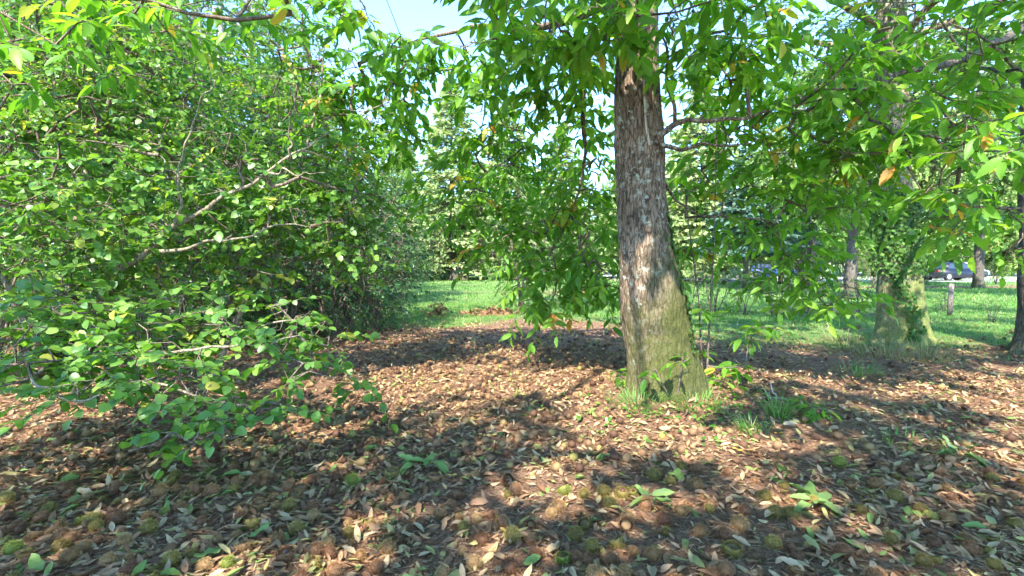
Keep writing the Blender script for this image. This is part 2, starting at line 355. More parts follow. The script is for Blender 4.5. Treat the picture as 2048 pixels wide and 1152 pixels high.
class Plant:
    """a tree or shrub: trunk and limb tubes are explicit, twigs grow to the shoots, leaves sit on shoots"""
    def __init__(s, name, base, label, cat='tree', group=None, bark='bark', twig='twig', leafm='chestnut', shape='chestnut'):
        s.base = np.asarray(base, float); s.root = empty(name, s.base, label, cat, group)
        s.bark = bark; s.twig = twig; s.leafm = leafm; s.shape = shape; s.nodes = []; s.par = []; s.leaves = []; s.tw = MB(); s.shoots = []
    def stem(s, path, radii, name='trunk', k=10, rough=0.06, step=0.06, seed=1, attach=True, mat=None, sub=None, bark=0.0, flare=None):
        q = resample(np.c_[np.asarray(path, float), radii], step)
        mb = MB(); tube(mb, q[:, :3], q[:, 3], k, rough, seed, bark=bark, flare=flare)
        o = mb.build(name, MAT[mat or s.bark], sub or s.root, True)
        if attach:
            i0 = len(s.nodes)
            for i, x in enumerate(q[:: max(1, int(0.12 / step)), :3]):
                s.nodes.append(x); s.par.append(-1 if i == 0 else len(s.nodes) - 2)
        return o
    def shoot(s, P, D=None, L=0.35, K=8, size=0.17, **kw):
        if len(P) == 0: return
        if D is None: D = R.normal(size=P.shape) * np.array([1, 1, 0.25])
        s.shoots.append((P, D, np.full(len(P), L) * (0.7 + 0.6 * R.random(len(P))), K, size, kw))
    def finish(s, hi=300, hi_shape=None, crown='crown', tip=0.0035, twig_k=3, leafname='leaf', connect=True, see=None):
        tg = np.concatenate([q[0] for q in s.shoots])
        arr = []
        for P, D, L, K, size, kw in s.shoots:
            kw = dict(kw); shp = kw.pop('shape', s.shape)
            lv, (b, m, e) = make_sprays(P, D, L, K, size, **kw); arr.append(lv + (np.full(len(lv[0]), shp),))
            frusta(s.tw, b, m, np.full(len(b), tip), np.full(len(b), tip * .8), 3); frusta(s.tw, m, e, np.full(len(b), tip * .8), np.full(len(b), tip * .4), 3)
        if connect and s.nodes:
            N, par, feet = grow(np.array(s.nodes), s.par, tg); r = pipe(par, feet, len(N), tip); n0 = len(s.nodes)
            ch = np.arange(n0, len(N)); pr = par[ch]; rp = np.minimum(r[pr], r[ch] * 1.25)
            big = r[ch] > 0.009
            for sel, k in ((big, 6), (~big, 3)):
                c = ch[sel]; frusta(s.tw, N[par[c]], N[c], rp[sel], r[c], k)
        P, D, Nn, Sz, rd, sh = [np.concatenate([a[i] for a in arr]) for i in range(6)]
        s.tw.build('branches', MAT[s.twig], s.root, True, kind='stuff')
        pick = np.zeros(len(P), bool)
        if hi:
            x, y, f = proj(P + nrm(D) * Sz[:, None] * 0.5); inside = (x > 4) & (x < 2044) & (y > 4) & (y < 1148) & (f > 0.4)
            score = np.where(inside, Sz / np.maximum(f, 0.1), -1)
            o = np.argsort(-score)[:hi]; pick[o[score[o] > 0]] = True
            V, F = LEAF[hi_shape]; b = MB(); b.add(V, F, np.zeros(len(V))); me = b.mesh(leafname, MAT[s.leafm])
            for i in np.where(pick)[0]:
                inst(leafname, me, leaf_matrix(P[i] - s.base, D[i], Nn[i], Sz[i]), s.root)
        mb = MB()
        for q in sorted(set(sh)):
            w = ~pick & (sh == q); add_leaves(mb, q, P[w], D[w], Nn[w], Sz[w], rd[w])
        if mb.n: s.crown = mb.build(crown, MAT[s.leafm], s.root, kind='stuff')
        return s.root

# ------------------------------------------------------------------ the ground
def gz(x, y):
    x = np.asarray(x, float); y = np.asarray(y, float)
    fade = 1 - sstep(14, 30, np.hypot(x, y))
    h = (noise2(x * 0.5, y * 0.5, 3) - 0.5) * 0.10 + (noise2(x * 2.2, y * 2.2, 4) - 0.5) * 0.045 + (noise2(x * 8, y * 8, 5) - 0.5) * 0.02
    h = h + 0.10 * np.exp(-((x - 1.30) ** 2 + (y - 4.25) ** 2) / 0.35)                    # root mound of the near trunk
    return h * fade
def grass_amount(x, y):
    x = np.asarray(x, float); y = np.asarray(y, float)
    edge = 9.6 - 2.2 * sstep(1.0, 3.5, x) - 1.3 * sstep(4.0, 6.0, x) + (noise2(x * 0.8, y * 0.8, 11) - 0.5) * 2.6 + (noise2(x * 3, y * 3, 12) - 0.5) * 0.8
    g = sstep(-0.9, 1.1, y - edge) * (0.55 + 0.45 * sstep(0, 5, y - edge))
    worn = sstep(0.55, 0.8, noise2(x * 0.35, y * 0.5, 13)) * 0.55
    track = np.exp(-((y - 25.5 - 0.05 * x) / 1.5) ** 2) * sstep(10, 16, x) 
    return np.clip(g * (1 - worn) * (1 - track), 0, 1)
def axis(lo, hi, fine0, fine1, s):
    a = list(np.arange(fine0, fine1, s)); st = s; x = fine1
    while x < hi: a.append(x); st *= 1.13; x += st
    a.append(hi); st = s; x = fine0 - s
    while x > lo: a.insert(0, x); st *= 1.13; x -= st
    a.insert(0, lo); return np.array(a)
gx = axis(-400, 400, -6.5, 7, 0.075); gy = axis(-60, 600, 1.2, 10.5, 0.075)
X, Y = np.meshgrid(gx, gy); Z = gz(X, Y); nx, ny = len(gx), len(gy)
i = (np.arange(ny - 1)[:, None] * nx + np.arange(nx - 1)[None]).ravel()
F = np.concatenate([np.stack([i, i + 1, i + nx + 1], 1), np.stack([i, i + nx + 1, i + nx], 1)])
mb = MB(); mb.add(np.stack([X, Y, Z], -1).reshape(-1, 3), F, grass_amount(X, Y).ravel())
m, n = newmat('woodland_floor'); t = NT(n); co = t.coord()
a = t.noise(co, 6, 6, 0.65); b = t.noise(co, 45, 5, 0.7); c = t.noise(co, 220, 3, 0.7); w = t.noise(co, 1.1, 3)
soil = t.ramp(b, [(0.28, (0.055, 0.030, 0.018)), (0.45, (0.17, 0.095, 0.06)), (0.6, (0.31, 0.185, 0.125)), (0.75, (0.46, 0.30, 0.22))])
soil = t.mix(t.ramp(c, [(0.45, (0, 0, 0)), (0.7, (0.8, 0.8, 0.8))]), soil, (0.36, 0.215, 0.125))
soil = t.mix(1.0, soil, t.ramp(a, [(0.3, (0.7, 0.7, 0.72)), (0.7, (1.25, 1.18, 1.1))]), 'MULTIPLY')
turf = t.ramp(t.math('ADD', t.math('MULTIPLY', b, 0.6), t.math('MULTIPLY', w, 0.4)), [(0.3, (0.06, 0.11, 0.03)), (0.48, (0.12, 0.20, 0.055)), (0.62, (0.20, 0.26, 0.085)), (0.78, (0.32, 0.29, 0.15))])
ga = t.new('ShaderNodeAttribute', attribute_name='rnd')
gf = t.math('ADD', ga.outputs['Fac'], t.math('MULTIPLY', t.math('SUBTRACT', t.noise(co, 9, 5, 0.7), 0.5), 0.9))
col = t.mix(t.ramp(gf, [(0.35, (0, 0, 0)), (0.6, (1, 1, 1))]), soil, turf)
t.out(t.principled(col, 0.95, 0.1, t.bump(t.math('ADD', b, c), 0.9, 0.02)).outputs[0])
ground = mb.build('ground', m, smooth=True); ground['kind'] = 'structure'
# pale gravel yard where the cars stand
mb = MB(); q = np.array([(9, 36, .03), (70, 33, .03), (90, 75, .03), (6, 75, .03)], float)
mb.add(q, [(0, 1, 2), (0, 2, 3)]); m, n = newmat('pale_gravel'); t = NT(n); b = t.noise(t.coord(), 8, 6, 0.7)
t.out(t.principled(t.ramp(b, [(0.3, (0.36, 0.33, 0.30)), (0.7, (0.58, 0.55, 0.52))]), 0.95, 0.1).outputs[0])
mb.build('parking_ground', m)['kind'] = 'structure'

# ------------------------------------------------------------------ the big chestnut
def shade_gap(P, s=21):
    """openings between the leaf clumps of the crowns, so that the sun comes through in flecks"""
    g = P - TOSUN * (P[:, 2:3] / TOSUN[2])
    u = g[:, 0] * math.cos(SUN_AZ) - g[:, 1] * math.sin(SUN_AZ); v = g[:, 0] * math.sin(SUN_AZ) + g[:, 1] * math.cos(SUN_AZ)
    return noise2(u * 1.5, v * 0.8, s) * 0.55 + noise2(u * 4.0, v * 2.2, s + 1) * 0.45, g
def crown_keep(P, f=0.0):  # thins out-of-view crown leaves to set where sun and shade fall
    gap, g = shade_gap(P); h = P - TOSUN * ((P[:, 2:3] - 1.4) / TOSUN[2])
    t = .54 - .09 * sstep(1.2, 2.3, h[:, 1]) - .06 * sstep(.6, 1.4, -h[:, 0]) * sstep(1.8, 2.8, h[:, 1])
    r = P[:, :2] - np.array([1.30, 4.25]); ax = TOSUN[:2] / np.linalg.norm(TOSUN[:2]); al = r @ ax; la = np.abs(r @ np.array([-ax[1], ax[0]])); zt_ = P[:, 2] - al * math.tan(SUN_EL)
    t = t - .05 * sstep(1.8, 2.6, h[:, 1]) * (1 - sstep(.4, 1.0, h[:, 0]))
    t = t + .07 * sstep(-.2, .5, h[:, 0]) * (1 - sstep(2.6, 3.4, h[:, 1]))
    t = np.where((la < .5) & (al > .3) & (zt_ > .2) & (zt_ < 3.8), .45, t)
    r = P[:, :2] - np.array([6.06, 7.4]); al = r @ ax; la = np.abs(r @ np.array([-ax[1], ax[0]])); zt_ = P[:, 2] - al * math.tan(SUN_EL)
    t = np.where((la < .8) & (al > .3) & (zt_ > -.2) & (zt_ < 1.6), .36, t)
    x, y, ff = proj(P)
    return (gap < t + f) & ~((ff > 0) & (x > -50) & (x < 2100) & (y > -60))
def clusters(lst, keep=None):
    return np.concatenate([ellipsoid(at(a, b, c), (rx, ry, rz), n) for a, b, c, rx, ry, rz, n in lst])

trunk_path = [at(1330, 830, 4.25), at(1327, 770, 4.25), at(1316, 690, 4.25), at(1306, 600, 4.25), at(1291, 500, 4.25), at(1283, 400, 4.25), at(1279, 300, 4.25), at(1274, 200, 4.25), at(1274, 100, 4.25), at(1274, 0, 4.25)]
rad = [0.43, 0.335, 0.30, 0.29, 0.232, 0.212, 0.216, 0.204, 0.184, 0.174]
top = trunk_path[-1]
trunk_path += [top + np.array([0.03, 0.05, 1.5]), top + np.array([-0.1, 0.1, 3.4]), top + np.array([0.0, 0.1, 6.0]), top + np.array([0.1, 0, 8.0])]
rad += [0.16, 0.12, 0.07, 0.03]
CB = trunk_path[0].copy(); CB[2] = 0.0
ch = Plant('chestnut_tree', CB, 'big sweet chestnut with mossy lichen-spotted trunk standing alone before the lawn')
tp = np.array(trunk_path); tp[0, 2] = -0.12
trunk_obj = ch.stem(tp, rad, 'trunk', k=150, rough=0.04, step=0.022, seed=5, bark=0.026, flare=(.42, .22, 5))
zt = lambda py, side=0: at(1278, py, 4.25)
def limb(pts, r0, r1, name='limb', seed=3, k=9, plant=None):
    q = np.array([at(*w_) for w_ in pts]); n = len(q); t = np.linspace(0, n - 1, 3 * n - 2); q = np.stack([np.interp(t, np.arange(n), q[:, i]) for i in range(3)], 1)
    q[1:-1] += R.normal(size=(len(q) - 2, 3)) * .014
    return (plant or ch).stem(q, np.linspace(r0, r1 * .6, len(q)), name, k, 0.14, 0.035, seed)
limb([(1275, 30, 4.25), (1200, 10, 4.3), (1130, 42, 4.5), (1040, 62, 4.7), (950, 55, 4.9), (850, 80, 5.1), (740, 118, 5.3)], 0.055, 0.010)
limb([(1050, 60, 4.68), (1000, 78, 4.6), (940, 84, 4.6)], 0.022, 0.012)
limb([(1300, 300, 4.15), (1318, 270, 4.05), (1350, 246, 4.0), (1390, 237, 3.95), (1480, 238, 3.9), (1560, 215, 3.95), (1640, 200, 4.1)], 0.032, 0.008)
limb([(1300, 288, 4.15), (1325, 284, 4.0), (1362, 299, 3.95), (1400, 287, 3.95), (1445, 290, 3.95), (1520, 278, 3.9)], 0.026, 0.007)
limb([(1350, 246, 4.0), (1349, 215, 3.95), (1335, 165, 3.9), (1332, 90, 3.85), (1312, 62, 3.8), (1290, 20, 3.75)], 0.016, 0.011)
limb([(1333, 85, 3.85), (1345, 60, 3.8), (1385, 20, 3.75)], 0.010, 0.007)
limb([(1225, 60, 4.4), (1185, 70, 4.8), (1168, 120, 5.0), (1165, 200, 5.2), (1172, 300, 5.5), (1160, 380, 5.8), (1120, 470, 6.0)], 0.05, 0.012)
limb([(1168, 130, 5.0), (1120, 210, 5.6), (1040, 300, 6.0), (960, 360, 6.2)], 0.03, 0.008)
limb([(1400, 432, 4.7), (1480, 434, 4.7), (1545, 440, 4.7), (1560, 490, 4.7), (1600, 540, 4.8), (1625, 590, 4.9)], 0.012, 0.006)
limb([(1298, 320, 4.3), (1350, 400, 4.6), (1400, 432, 4.7)], 0.02, 0.012)
# a thin climbing stem on the bark
vs = ch.stem([at(1283, 60, 4.04), at(1287, 140, 4.03), at(1289, 200, 4.02), at(1292, 250, 4.01), at(1299, 290, 4.01)], [0.010] * 5, 'climbing_stem', 6, 0.2, 0.04, 9, False, 'pale_bark', trunk_obj)
# high limbs of the crown, above the frame
for az, z0, ln, rise in ((-1.9, 3.9, 6.0, 2.4), (-0.9, 4.3, 5.5, 2.6), (0.2, 4.6, 5.0, 2.6), (1.3, 4.2, 5.2, 3.0), (2.3, 4.8, 5.0, 2.8), (3.1, 4.1, 5.4, 2.2), (-2.6, 5.4, 5.4, 2.6), (0.9, 6, 4, 3), (-1.3, 6.4, 4.4, 3), (2.0, 7, 3, 3)):
    b0 = np.array([top[0], top[1] + .05, z0]); d = np.array([math.cos(az), math.sin(az), 0])
    pts = [b0 + d * ln * f + UP * rise * (f ** 0.8) + R.normal(size=3) * .12 * (f > 0) for f in np.linspace(0, 1, 6)]
    ch.stem(pts, np.linspace(0.08, 0.018, 6), 'limb', 8, 0.08, 0.08, 4)
center = clusters([
    (1080, 420, 6.3, .9, .9, .95, 95), (1190, 300, 5.9, .5, .7, .8, 60), (985, 345, 6.1, .6, .7, .6, 62), (1130, 545, 6.1, .65, .6, .42, 55), (1200, 470, 5.6, .35, .6, .8, 40),
    (1065, 610, 5.7, .22, .25, .2, 12), (880, 420, 6.4, .35, .4, .5, 20), (1215, 570, 5.9, .25, .4, .3, 16), (1000, 470, 6.5, .4, .4, .4, 24)])
ch.shoot(center, L=0.40, K=8, size=0.155, droop=0.35, hang=0.35, whorl=0.4, flat=.5)
airy = clusters([(900, 115, 5.0, .85, .5, .26, 40), (760, 130, 5.3, .5, .5, .38, 34), (760, 255, 5.5, .6, .45, .52, 58), (660, 190, 5.6, .4, .4, .6, 36), (1065, 100, 4.6, .65, .5, .38, 46), (1150, 170, 4.8, .4, .5, .42, 40), (960, 190, 5.4, .3, .3, .35, 14), (1010, 240, 5.6, .4, .3, .35, 22)])
ch.shoot(airy, L=0.36, K=7, size=0.165, droop=0.25, hang=0.4, whorl=0.5, flat=.5)
tops = clusters([(1230, 25, 3.3, .5, .45, .22, 22), (1420, 40, 3.5, .6, .6, .26, 34), (1040, 10, 3.7, .5, .5, .25, 20), (1530, 90, 3.8, .5, .5, .3, 26), (1140, 60, 3.9, .5, .5, .25, 26)])
ch.shoot(tops, L=0.34, K=7, size=0.165, droop=0.25, hang=0.3, flat=.45)
right = clusters([(1500, 225, 4.6, .6, .6, .42, 46), (1580, 320, 4.5, .7, .6, .36, 48), (1620, 430, 4.9, .5, .6, .40, 30), (1580, 555, 5.0, .48, .4, .3, 28), (1640, 590, 5.0, .4, .4, .2, 16), (1400, 380, 5.0, .25, .4, .5, 20), (1480, 470, 5.0, .3, .4, .2, 12), (1420, 150, 4.6, .4, .4, .4, 26)])
ch.shoot(right, L=0.36, K=7, size=0.155, droop=0.25, hang=0.3, flat=.45)
# crown overhead: clumps with openings shaped to place the sun flecks
cand = ellipsoid((top[0] - 0.2, top[1] + 0.3, 6.9), (6.6, 6.4, 3.9), 4600, shell=0.1)
cand = cand[(cand[:, 2] > 3.7) & crown_keep(cand, -.02)]
ch.shoot(cand, L=0.45, K=8, size=0.24, droop=0.3, shape='oval')
ch.finish(hi=300, hi_shape='chestnut_hi')

# ------------------------------------------------------------------ a second chestnut, behind where the picture is taken from
c2 = Plant('chestnut_tree', (-4.2, -4.6, 0), 'overhanging chestnut boughs with large leaves along the upper left edge, trunk out of sight', 'tree', None, 'bark')
c2.stem([(-4.2, -4.6, -.1), (-4.2, -4.6, 1), (-4.1, -4.5, 3), (-4, -4.3, 5), (-3.9, -4.3, 8), (-3.9, -4.3, 10)], [.4, .28, .25, .2, .12, .04], 'trunk', 20, 0.05, 0.1)
for az, z0, ln, rise in ((1.2, 3.4, 7.2, .9), (0.5, 3.8, 6.5, 2.0), (-0.3, 4.0, 6.5, 2.5), (1.9, 3.6, 6, 1.6), (2.9, 4.4, 5, 2.5), (-1.4, 4.4, 5, 2.5), (0.9, 5.5, 6, 2.5)):
    b0 = np.array([-4.05, -4.5, z0]); d = np.array([math.cos(az), math.sin(az), 0])
    pts = [b0 + d * ln * f + UP * rise * (f ** 0.8) + R.normal(size=3) * .12 * (f > 0) for f in np.linspace(0, 1, 6)]
    c2.stem(pts, np.linspace(0.08, 0.018, 6), 'limb', 8, 0.08, 0.08, 4)
cand = ellipsoid((-2.6, -2.8, 6.4), (7.5, 6.2, 3.2), 6000, shell=0.1)
cand = cand[(cand[:, 2] > 3.6) & crown_keep(cand)]
c2.shoot(cand, L=0.45, K=8, size=0.24, droop=0.3, shape='oval')
near = clusters([(640, 25, 3.8, .4, .4, .16, 12), (500, 15, 4.2, .5, .4, .18, 9), (330, 50, 3.9, .5, .4, .25, 10), (110, 90, 3.7, .5, .4, .35, 14), (700, 20, 4.0, .25, .3, .1, 6), (210, 10, 3.6, .5, .4, .2, 8)])
c2.shoot(near, L=0.34, K=7, size=0.16, droop=0.3, hang=0.4)
c2.finish(hi=150, hi_shape='chestnut_hi')

# ------------------------------------------------------------------ ivy-clad tree and the tree at the picture's edge
rb = at(1803, 690, 7.4); rb[2] = 0
iv = Plant('ivy_clad_tree', rb, 'stout tree with swollen sunlit mossy foot and ivy collar, beyond the big trunk', 'tree', None, 'bark_ivy', leafm='mid', shape='small')
ivp = [rb + (0, 0, -.1), at(1803, 665, 7.4), at(1800, 600, 7.4), at(1797, 560, 7.4), at(1795, 500, 7.4), at(1790, 380, 7.4), at(1785, 200, 7.4), at(1782, 0, 7.4)]
ivt = ivp[-1]; ivp += [ivt + (0, 0.1, 2), ivt + (.1, .2, 5)]
ivr = [.46, .34, .30, .275, .265, .215, .205, .19, .13, .04]
iv_trunk = iv.stem(ivp, ivr, 'trunk', 72, 0.06, 0.05, 15, bark=0.02, flare=(.25, .3, 5))
for az, z0, ln, rise in ((-1.6, 4.4, 3.0, 1.0), (-0.4, 4.6, 3.4, 1.2), (0.8, 5.0, 3.4, 1.6), (2.2, 4.6, 3.2, 1.4), (3.4, 4.8, 3.2, 1.2), (-2.4, 5.6, 3, 1.6), (1.6, 6.2, 3, 1.6)):
    b0 = np.array([ivt[0], ivt[1], z0]); d = np.array([math.cos(az), math.sin(az), 0])
    iv.stem([b0 + d * ln * f + UP * rise * f + R.normal(size=3) * .1 * (f > 0) for f in np.linspace(0, 1, 5)], np.linspace(.06, .015, 5), 'limb', 7, .08, .1, 6)
cand = ellipsoid((ivt[0], ivt[1] + .3, 6.6), (3.7, 3.6, 3.0), 850, shell=.2); gap, g = shade_gap(cand, 31)
lit = (np.hypot(g[:, 0] - ivt[0], g[:, 1] - 7.0) < 1.1)
iv.shoot(cand[(gap < np.where(lit, .34, .56)) & (cand[:, 2] > 3.4)], L=.5, K=14, size=.11, droop=.3)
lowp = clusters([(1700, 90, 7.6, .9, .7, .5, 50), (1850, 120, 7.8, .9, .7, .5, 55), (1690, 240, 8, .7, .6, .5, 40), (1860, 260, 8, .8, .6, .6, 45), (1690, 380, 8.2, .5, .5, .4, 26), (1900, 400, 8.4, .7, .5, .4, 34)])
iv.shoot(lowp, L=.45, K=14, size=.11, droop=.4)
iv.finish(hi=0)
mb = MB(); mi = 2300; zz = R.random(mi) ** .8 * 1.3 + 1.1; th = R.normal(size=mi) * .95 - 2.1
zz[:260] = R.random(260) * 1.0 + 0.15; th[:260] = R.normal(size=260) * .16 - 2.05 + .25 * np.sin(zz[:260] * 4)
rr = np.interp(zz, [p[2] for p in ivp], ivr) * 1.04 + .03; cxx = np.interp(zz, [p[2] for p in ivp], [p[0] for p in ivp]); cyy = np.interp(zz, [p[2] for p in ivp], [p[1] for p in ivp])
o_ = np.stack([np.cos(th), np.sin(th), np.zeros(mi)], 1)
add_leaves(mb, 'ivy', np.stack([cxx, cyy, zz], 1) + o_ * (rr + R.random(mi) * .06)[:, None], np.array([0, 0, -1.]) + R.normal(size=(mi, 3)) * .45, o_ + R.normal(size=(mi, 3)) * .45, .035 + .035 * R.random(mi), R.random(mi))
mb.build('ivy', MAT['ivy'], iv.root, kind='stuff')
# ivy up the shaded side of the big trunk
mb = MB(); mi = 420; zz = R.random(mi) * 1.25 + .45; th = R.normal(size=mi) * .22 - .35
tpz = [p[2] for p in trunk_path]; rr = np.interp(zz, tpz, rad) * 1.02 + .008
o_ = np.stack([np.cos(th), np.sin(th), np.zeros(mi)], 1); pc = np.stack([np.interp(zz, tpz, [p[0] for p in trunk_path]), np.interp(zz, tpz, [p[1] for p in trunk_path]), zz], 1)
add_leaves(mb, 'ivy', pc + o_ * rr[:, None], np.array([0, 0, -1.]) + R.normal(size=(mi, 3)) * .4, o_ + R.normal(size=(mi, 3)) * .25, .025 + .03 * R.random(mi), R.random(mi))
mb.build('ivy', MAT['ivy'], ch.root, kind='stuff')

eb = at(2103, 712, 6.5); eb[2] = 0
ed = Plant('chestnut_tree', eb, 'dark trunk cut off by the edge, its leafy boughs reaching in across the ivy-clad tree', 'tree', None, 'bark_dark')
ed.stem([eb + (0, 0, -.1), at(2100, 690, 6.5), at(2096, 640, 6.5), at(2092, 500, 6.5), at(2090, 300, 6.5), at(2093, 0, 6.5), at(2096, 0, 6.5) + (0, 0, 3), at(2096, 0, 6.5) + (0, 0, 6)], [.52, .38, .30, .27, .25, .22, .14, .04], 'trunk', 56, .05, .06, 22, bark=0.02, flare=(.3, .3, 5))
for pts, r0, r1 in (([(2075, 40, 6.5), (2040, 60, 5.4), (1990, 90, 4.4), (1900, 125, 4.0), (1800, 152, 3.9), (1715, 185, 3.8), (1640, 178, 3.9)], .05, .007),
                    ([(1925, 110, 4.1), (1960, 135, 4.0), (2000, 140, 3.8), (2046, 142, 3.6)], .014, .02),
                    ([(1708, 195, 3.8), (1740, 232, 3.8), (1800, 275, 3.85), (1815, 300, 3.9), (1880, 330, 4.0)], .016, .006),
                    ([(2075, 260, 6.5), (2040, 250, 5.0), (1960, 300, 4.0), (1890, 360, 3.9)], .03, .008)):
    limb(pts, r0, r1, plant=ed)
rp = clusters([(1800, 255, 3.9, .6, .5, .30, 26), (1950, 330, 3.5, .42, .4, .38, 36), (1920, 150, 4.1, .6, .5, .3, 28), (1985, 50, 3.4, .4, .4, .25, 20), (1680, 340, 4.4, .4, .5, .3, 20), (1920, 430, 4.3, .4, .45, .22, 18), (1680, 190, 4.0, .4, .4, .2, 20), (1990, 480, 4.0, .25, .3, .2, 12), (1760, 60, 4.4, .5, .4, .3, 20), (1650, 110, 4.2, .3, .3, .2, 12)])
ed.shoot(rp, L=.34, K=7, size=.155, droop=.25, hang=.3, flat=.45)
cand = ellipsoid((eb[0] + 0.2, eb[1] - 1, 6.6), (5.4, 5.4, 3.0), 2600, shell=.1); ed.shoot(cand[(cand[:, 2] > 3.8) & crown_keep(cand, -.01)], L=.45, K=8, size=.24, droop=.3, shape='oval')
ed.finish(hi=300, hi_shape='chestnut_hi')

# ------------------------------------------------------------------ hazel in the left foreground
hb = np.array([-3.95, 4.3, 0.0])
hz = Plant('hazel_shrub', hb, 'spreading hazel with arching grey branch and low round-leaved sprays over the leaf litter', 'shrub', None, 'hazel_bark', leafm='hazel', shape='hazel')
def hs(pts, r0, r1, name='stem', k=9, first=None):
    p = [at(*q) for q in pts]
    if first is not None: p = [np.array(first)] + p
    q = np.array(p); n = len(q); t = np.linspace(0, n - 1, 4 * n - 3); q = np.stack([np.interp(t, np.arange(n), q[:, i]) for i in range(3)], 1)
    q[1:-1] += R.normal(size=(len(q) - 2, 3)) * .018                                 # crooked, knotty growth
    return hz.stem(q, r0 + (r1 * .6 - r0) * np.linspace(0, 1, len(q)) ** .8, name, k, .16, .03, 8)
hs([(190, 600, 4.2), (262, 530, 4.1), (340, 462, 4.1), (380, 432, 4.1), (500, 365, 4.2), (600, 300, 4.3), (660, 262, 4.4)], .048, .006, first=hb)
hs([(520, 352, 4.2), (560, 340, 4.1), (600, 352, 4.0), (650, 345, 3.9)], .012, .004)
hs([(575, 318, 4.27), (585, 285, 4.25), (572, 250, 4.2), (590, 215, 4.2)], .011, .004)
hs([(600, 300, 4.3), (640, 312, 4.4), (700, 330, 4.5)], .012, .004)
hs([(310, 505, 4.1), (380, 495, 4.05), (460, 482, 4.1), (545, 455, 4.2), (640, 452, 4.4)], .02, .006)
hs([(345, 458, 4.1), (362, 412, 4.05), (352, 340, 4.0), (372, 290, 4.0), (400, 215, 4.0), (430, 160, 4.0)], .016, .006)
hs([(355, 400, 4.1), (345, 345, 4.1), (312, 305, 4.1)], .010, .005)
hs([(60, 660, 4.0), (-20, 500, 3.8), (-60, 300, 3.7)], .045, .015, first=hb + (-.1, .1, 0))
hs([(150, 420, 4.8), (200, 250, 5.0), (260, 100, 5.2), (300, -50, 5.3)], .045, .012, first=hb + (.1, .3, 0))
hs([(600, 330, 5.2), (640, 200, 5.2), (650, 90, 5.2)], .03, .008, first=hb + (.6, 1.0, 0))
hs([(275, 560, 4.6), (330, 605, 4.4), (380, 655, 4.2)], .028, .02)
hs([(330, 580, 4.4), (300, 500, 4.3), (292, 478, 4.2)], .012, .008)
hs([(150, 728, 3.1), (250, 708, 3.05), (350, 700, 3.05), (430, 690, 3.1), (520, 688, 3.2), (600, 670, 3.3)], .018, .006, first=hb + (.2, -.1, .25))
hs([(200, 760, 2.9), (330, 770, 2.8), (420, 800, 2.7), (500, 810, 2.75)], .014, .005, first=hb + (.2, -.2, .3))
hs([(600, 640, 3.6), (470, 655, 3.4), (440, 615, 3.4)], .007, .005)
hs([(60, 760, 2.6), (130, 800, 2.5), (200, 790, 2.4)], .012, .006, first=hb + (.1, -.2, .3))
lows = clusters([(120, 640, 3.3, .55, .5, .34, 50), (330, 640, 3.5, .6, .5, .26, 44), (520, 650, 3.5, .5, .4, .2, 34), (620, 690, 3.5, .3, .3, .14, 14), (100, 760, 2.7, .45, .35, .2, 34), (300, 760, 2.8, .5, .35, .14, 30), (470, 800, 2.8, .32, .3, .10, 15), (430, 850, 2.6, .22, .2, .08, 7), (640, 740, 3.3, .35, .25, .08, 10), (60, 690, 3.0, .35, .35, .3, 26), (220, 700, 3.1, .5, .4, .2, 34), (330, 880, 2.5, .2, .2, .06, 4), (700, 770, 3.4, .25, .2, .05, 5)])
lows = lows[lows[:, 2] > .16]
hz.shoot(lows, L=.28, K=8, size=.074, droop=.15, hang=.25, flat=.4, jit=.25)
mids = clusters([(80, 480, 3.9, .7, .7, .6, 116), (250, 400, 4.3, .7, .6, .6, 116), (430, 420, 4.4, .6, .6, .5, 101), (560, 400, 4.7, .6, .6, .5, 101), (660, 440, 4.9, .5, .5, .4, 66), (720, 520, 5.0, .22, .3, .35, 31), (500, 540, 4.8, .6, .5, .3, 66), (200, 540, 4.2, .6, .5, .3, 63), (640, 320, 5.0, .5, .5, .4, 66), (740, 420, 5.1, .3, .3, .3, 29)])
hz.shoot(mids, L=.30, K=9, size=.070, droop=.25, hang=.4, flat=.45)
highs = clusters([(80, 250, 4.6, .9, .8, .8, 203), (260, 200, 5.0, .8, .8, .8, 159), (420, 120, 5.4, .6, .6, .5, 43), (130, 80, 5.0, 1.0, .8, .6, 188), (600, 200, 5.4, .5, .5, .6, 58), (580, 60, 5.4, .5, .5, .4, 43), (400, 300, 5.0, .5, .5, .35, 49), (20, 400, 4.2, .6, .6, .6, 87)])
hz.shoot(highs, L=.32, K=9, size=.058, droop=.25, hang=.4, flat=.5)
hz.finish(hi=300, hi_shape='hazel_hi')

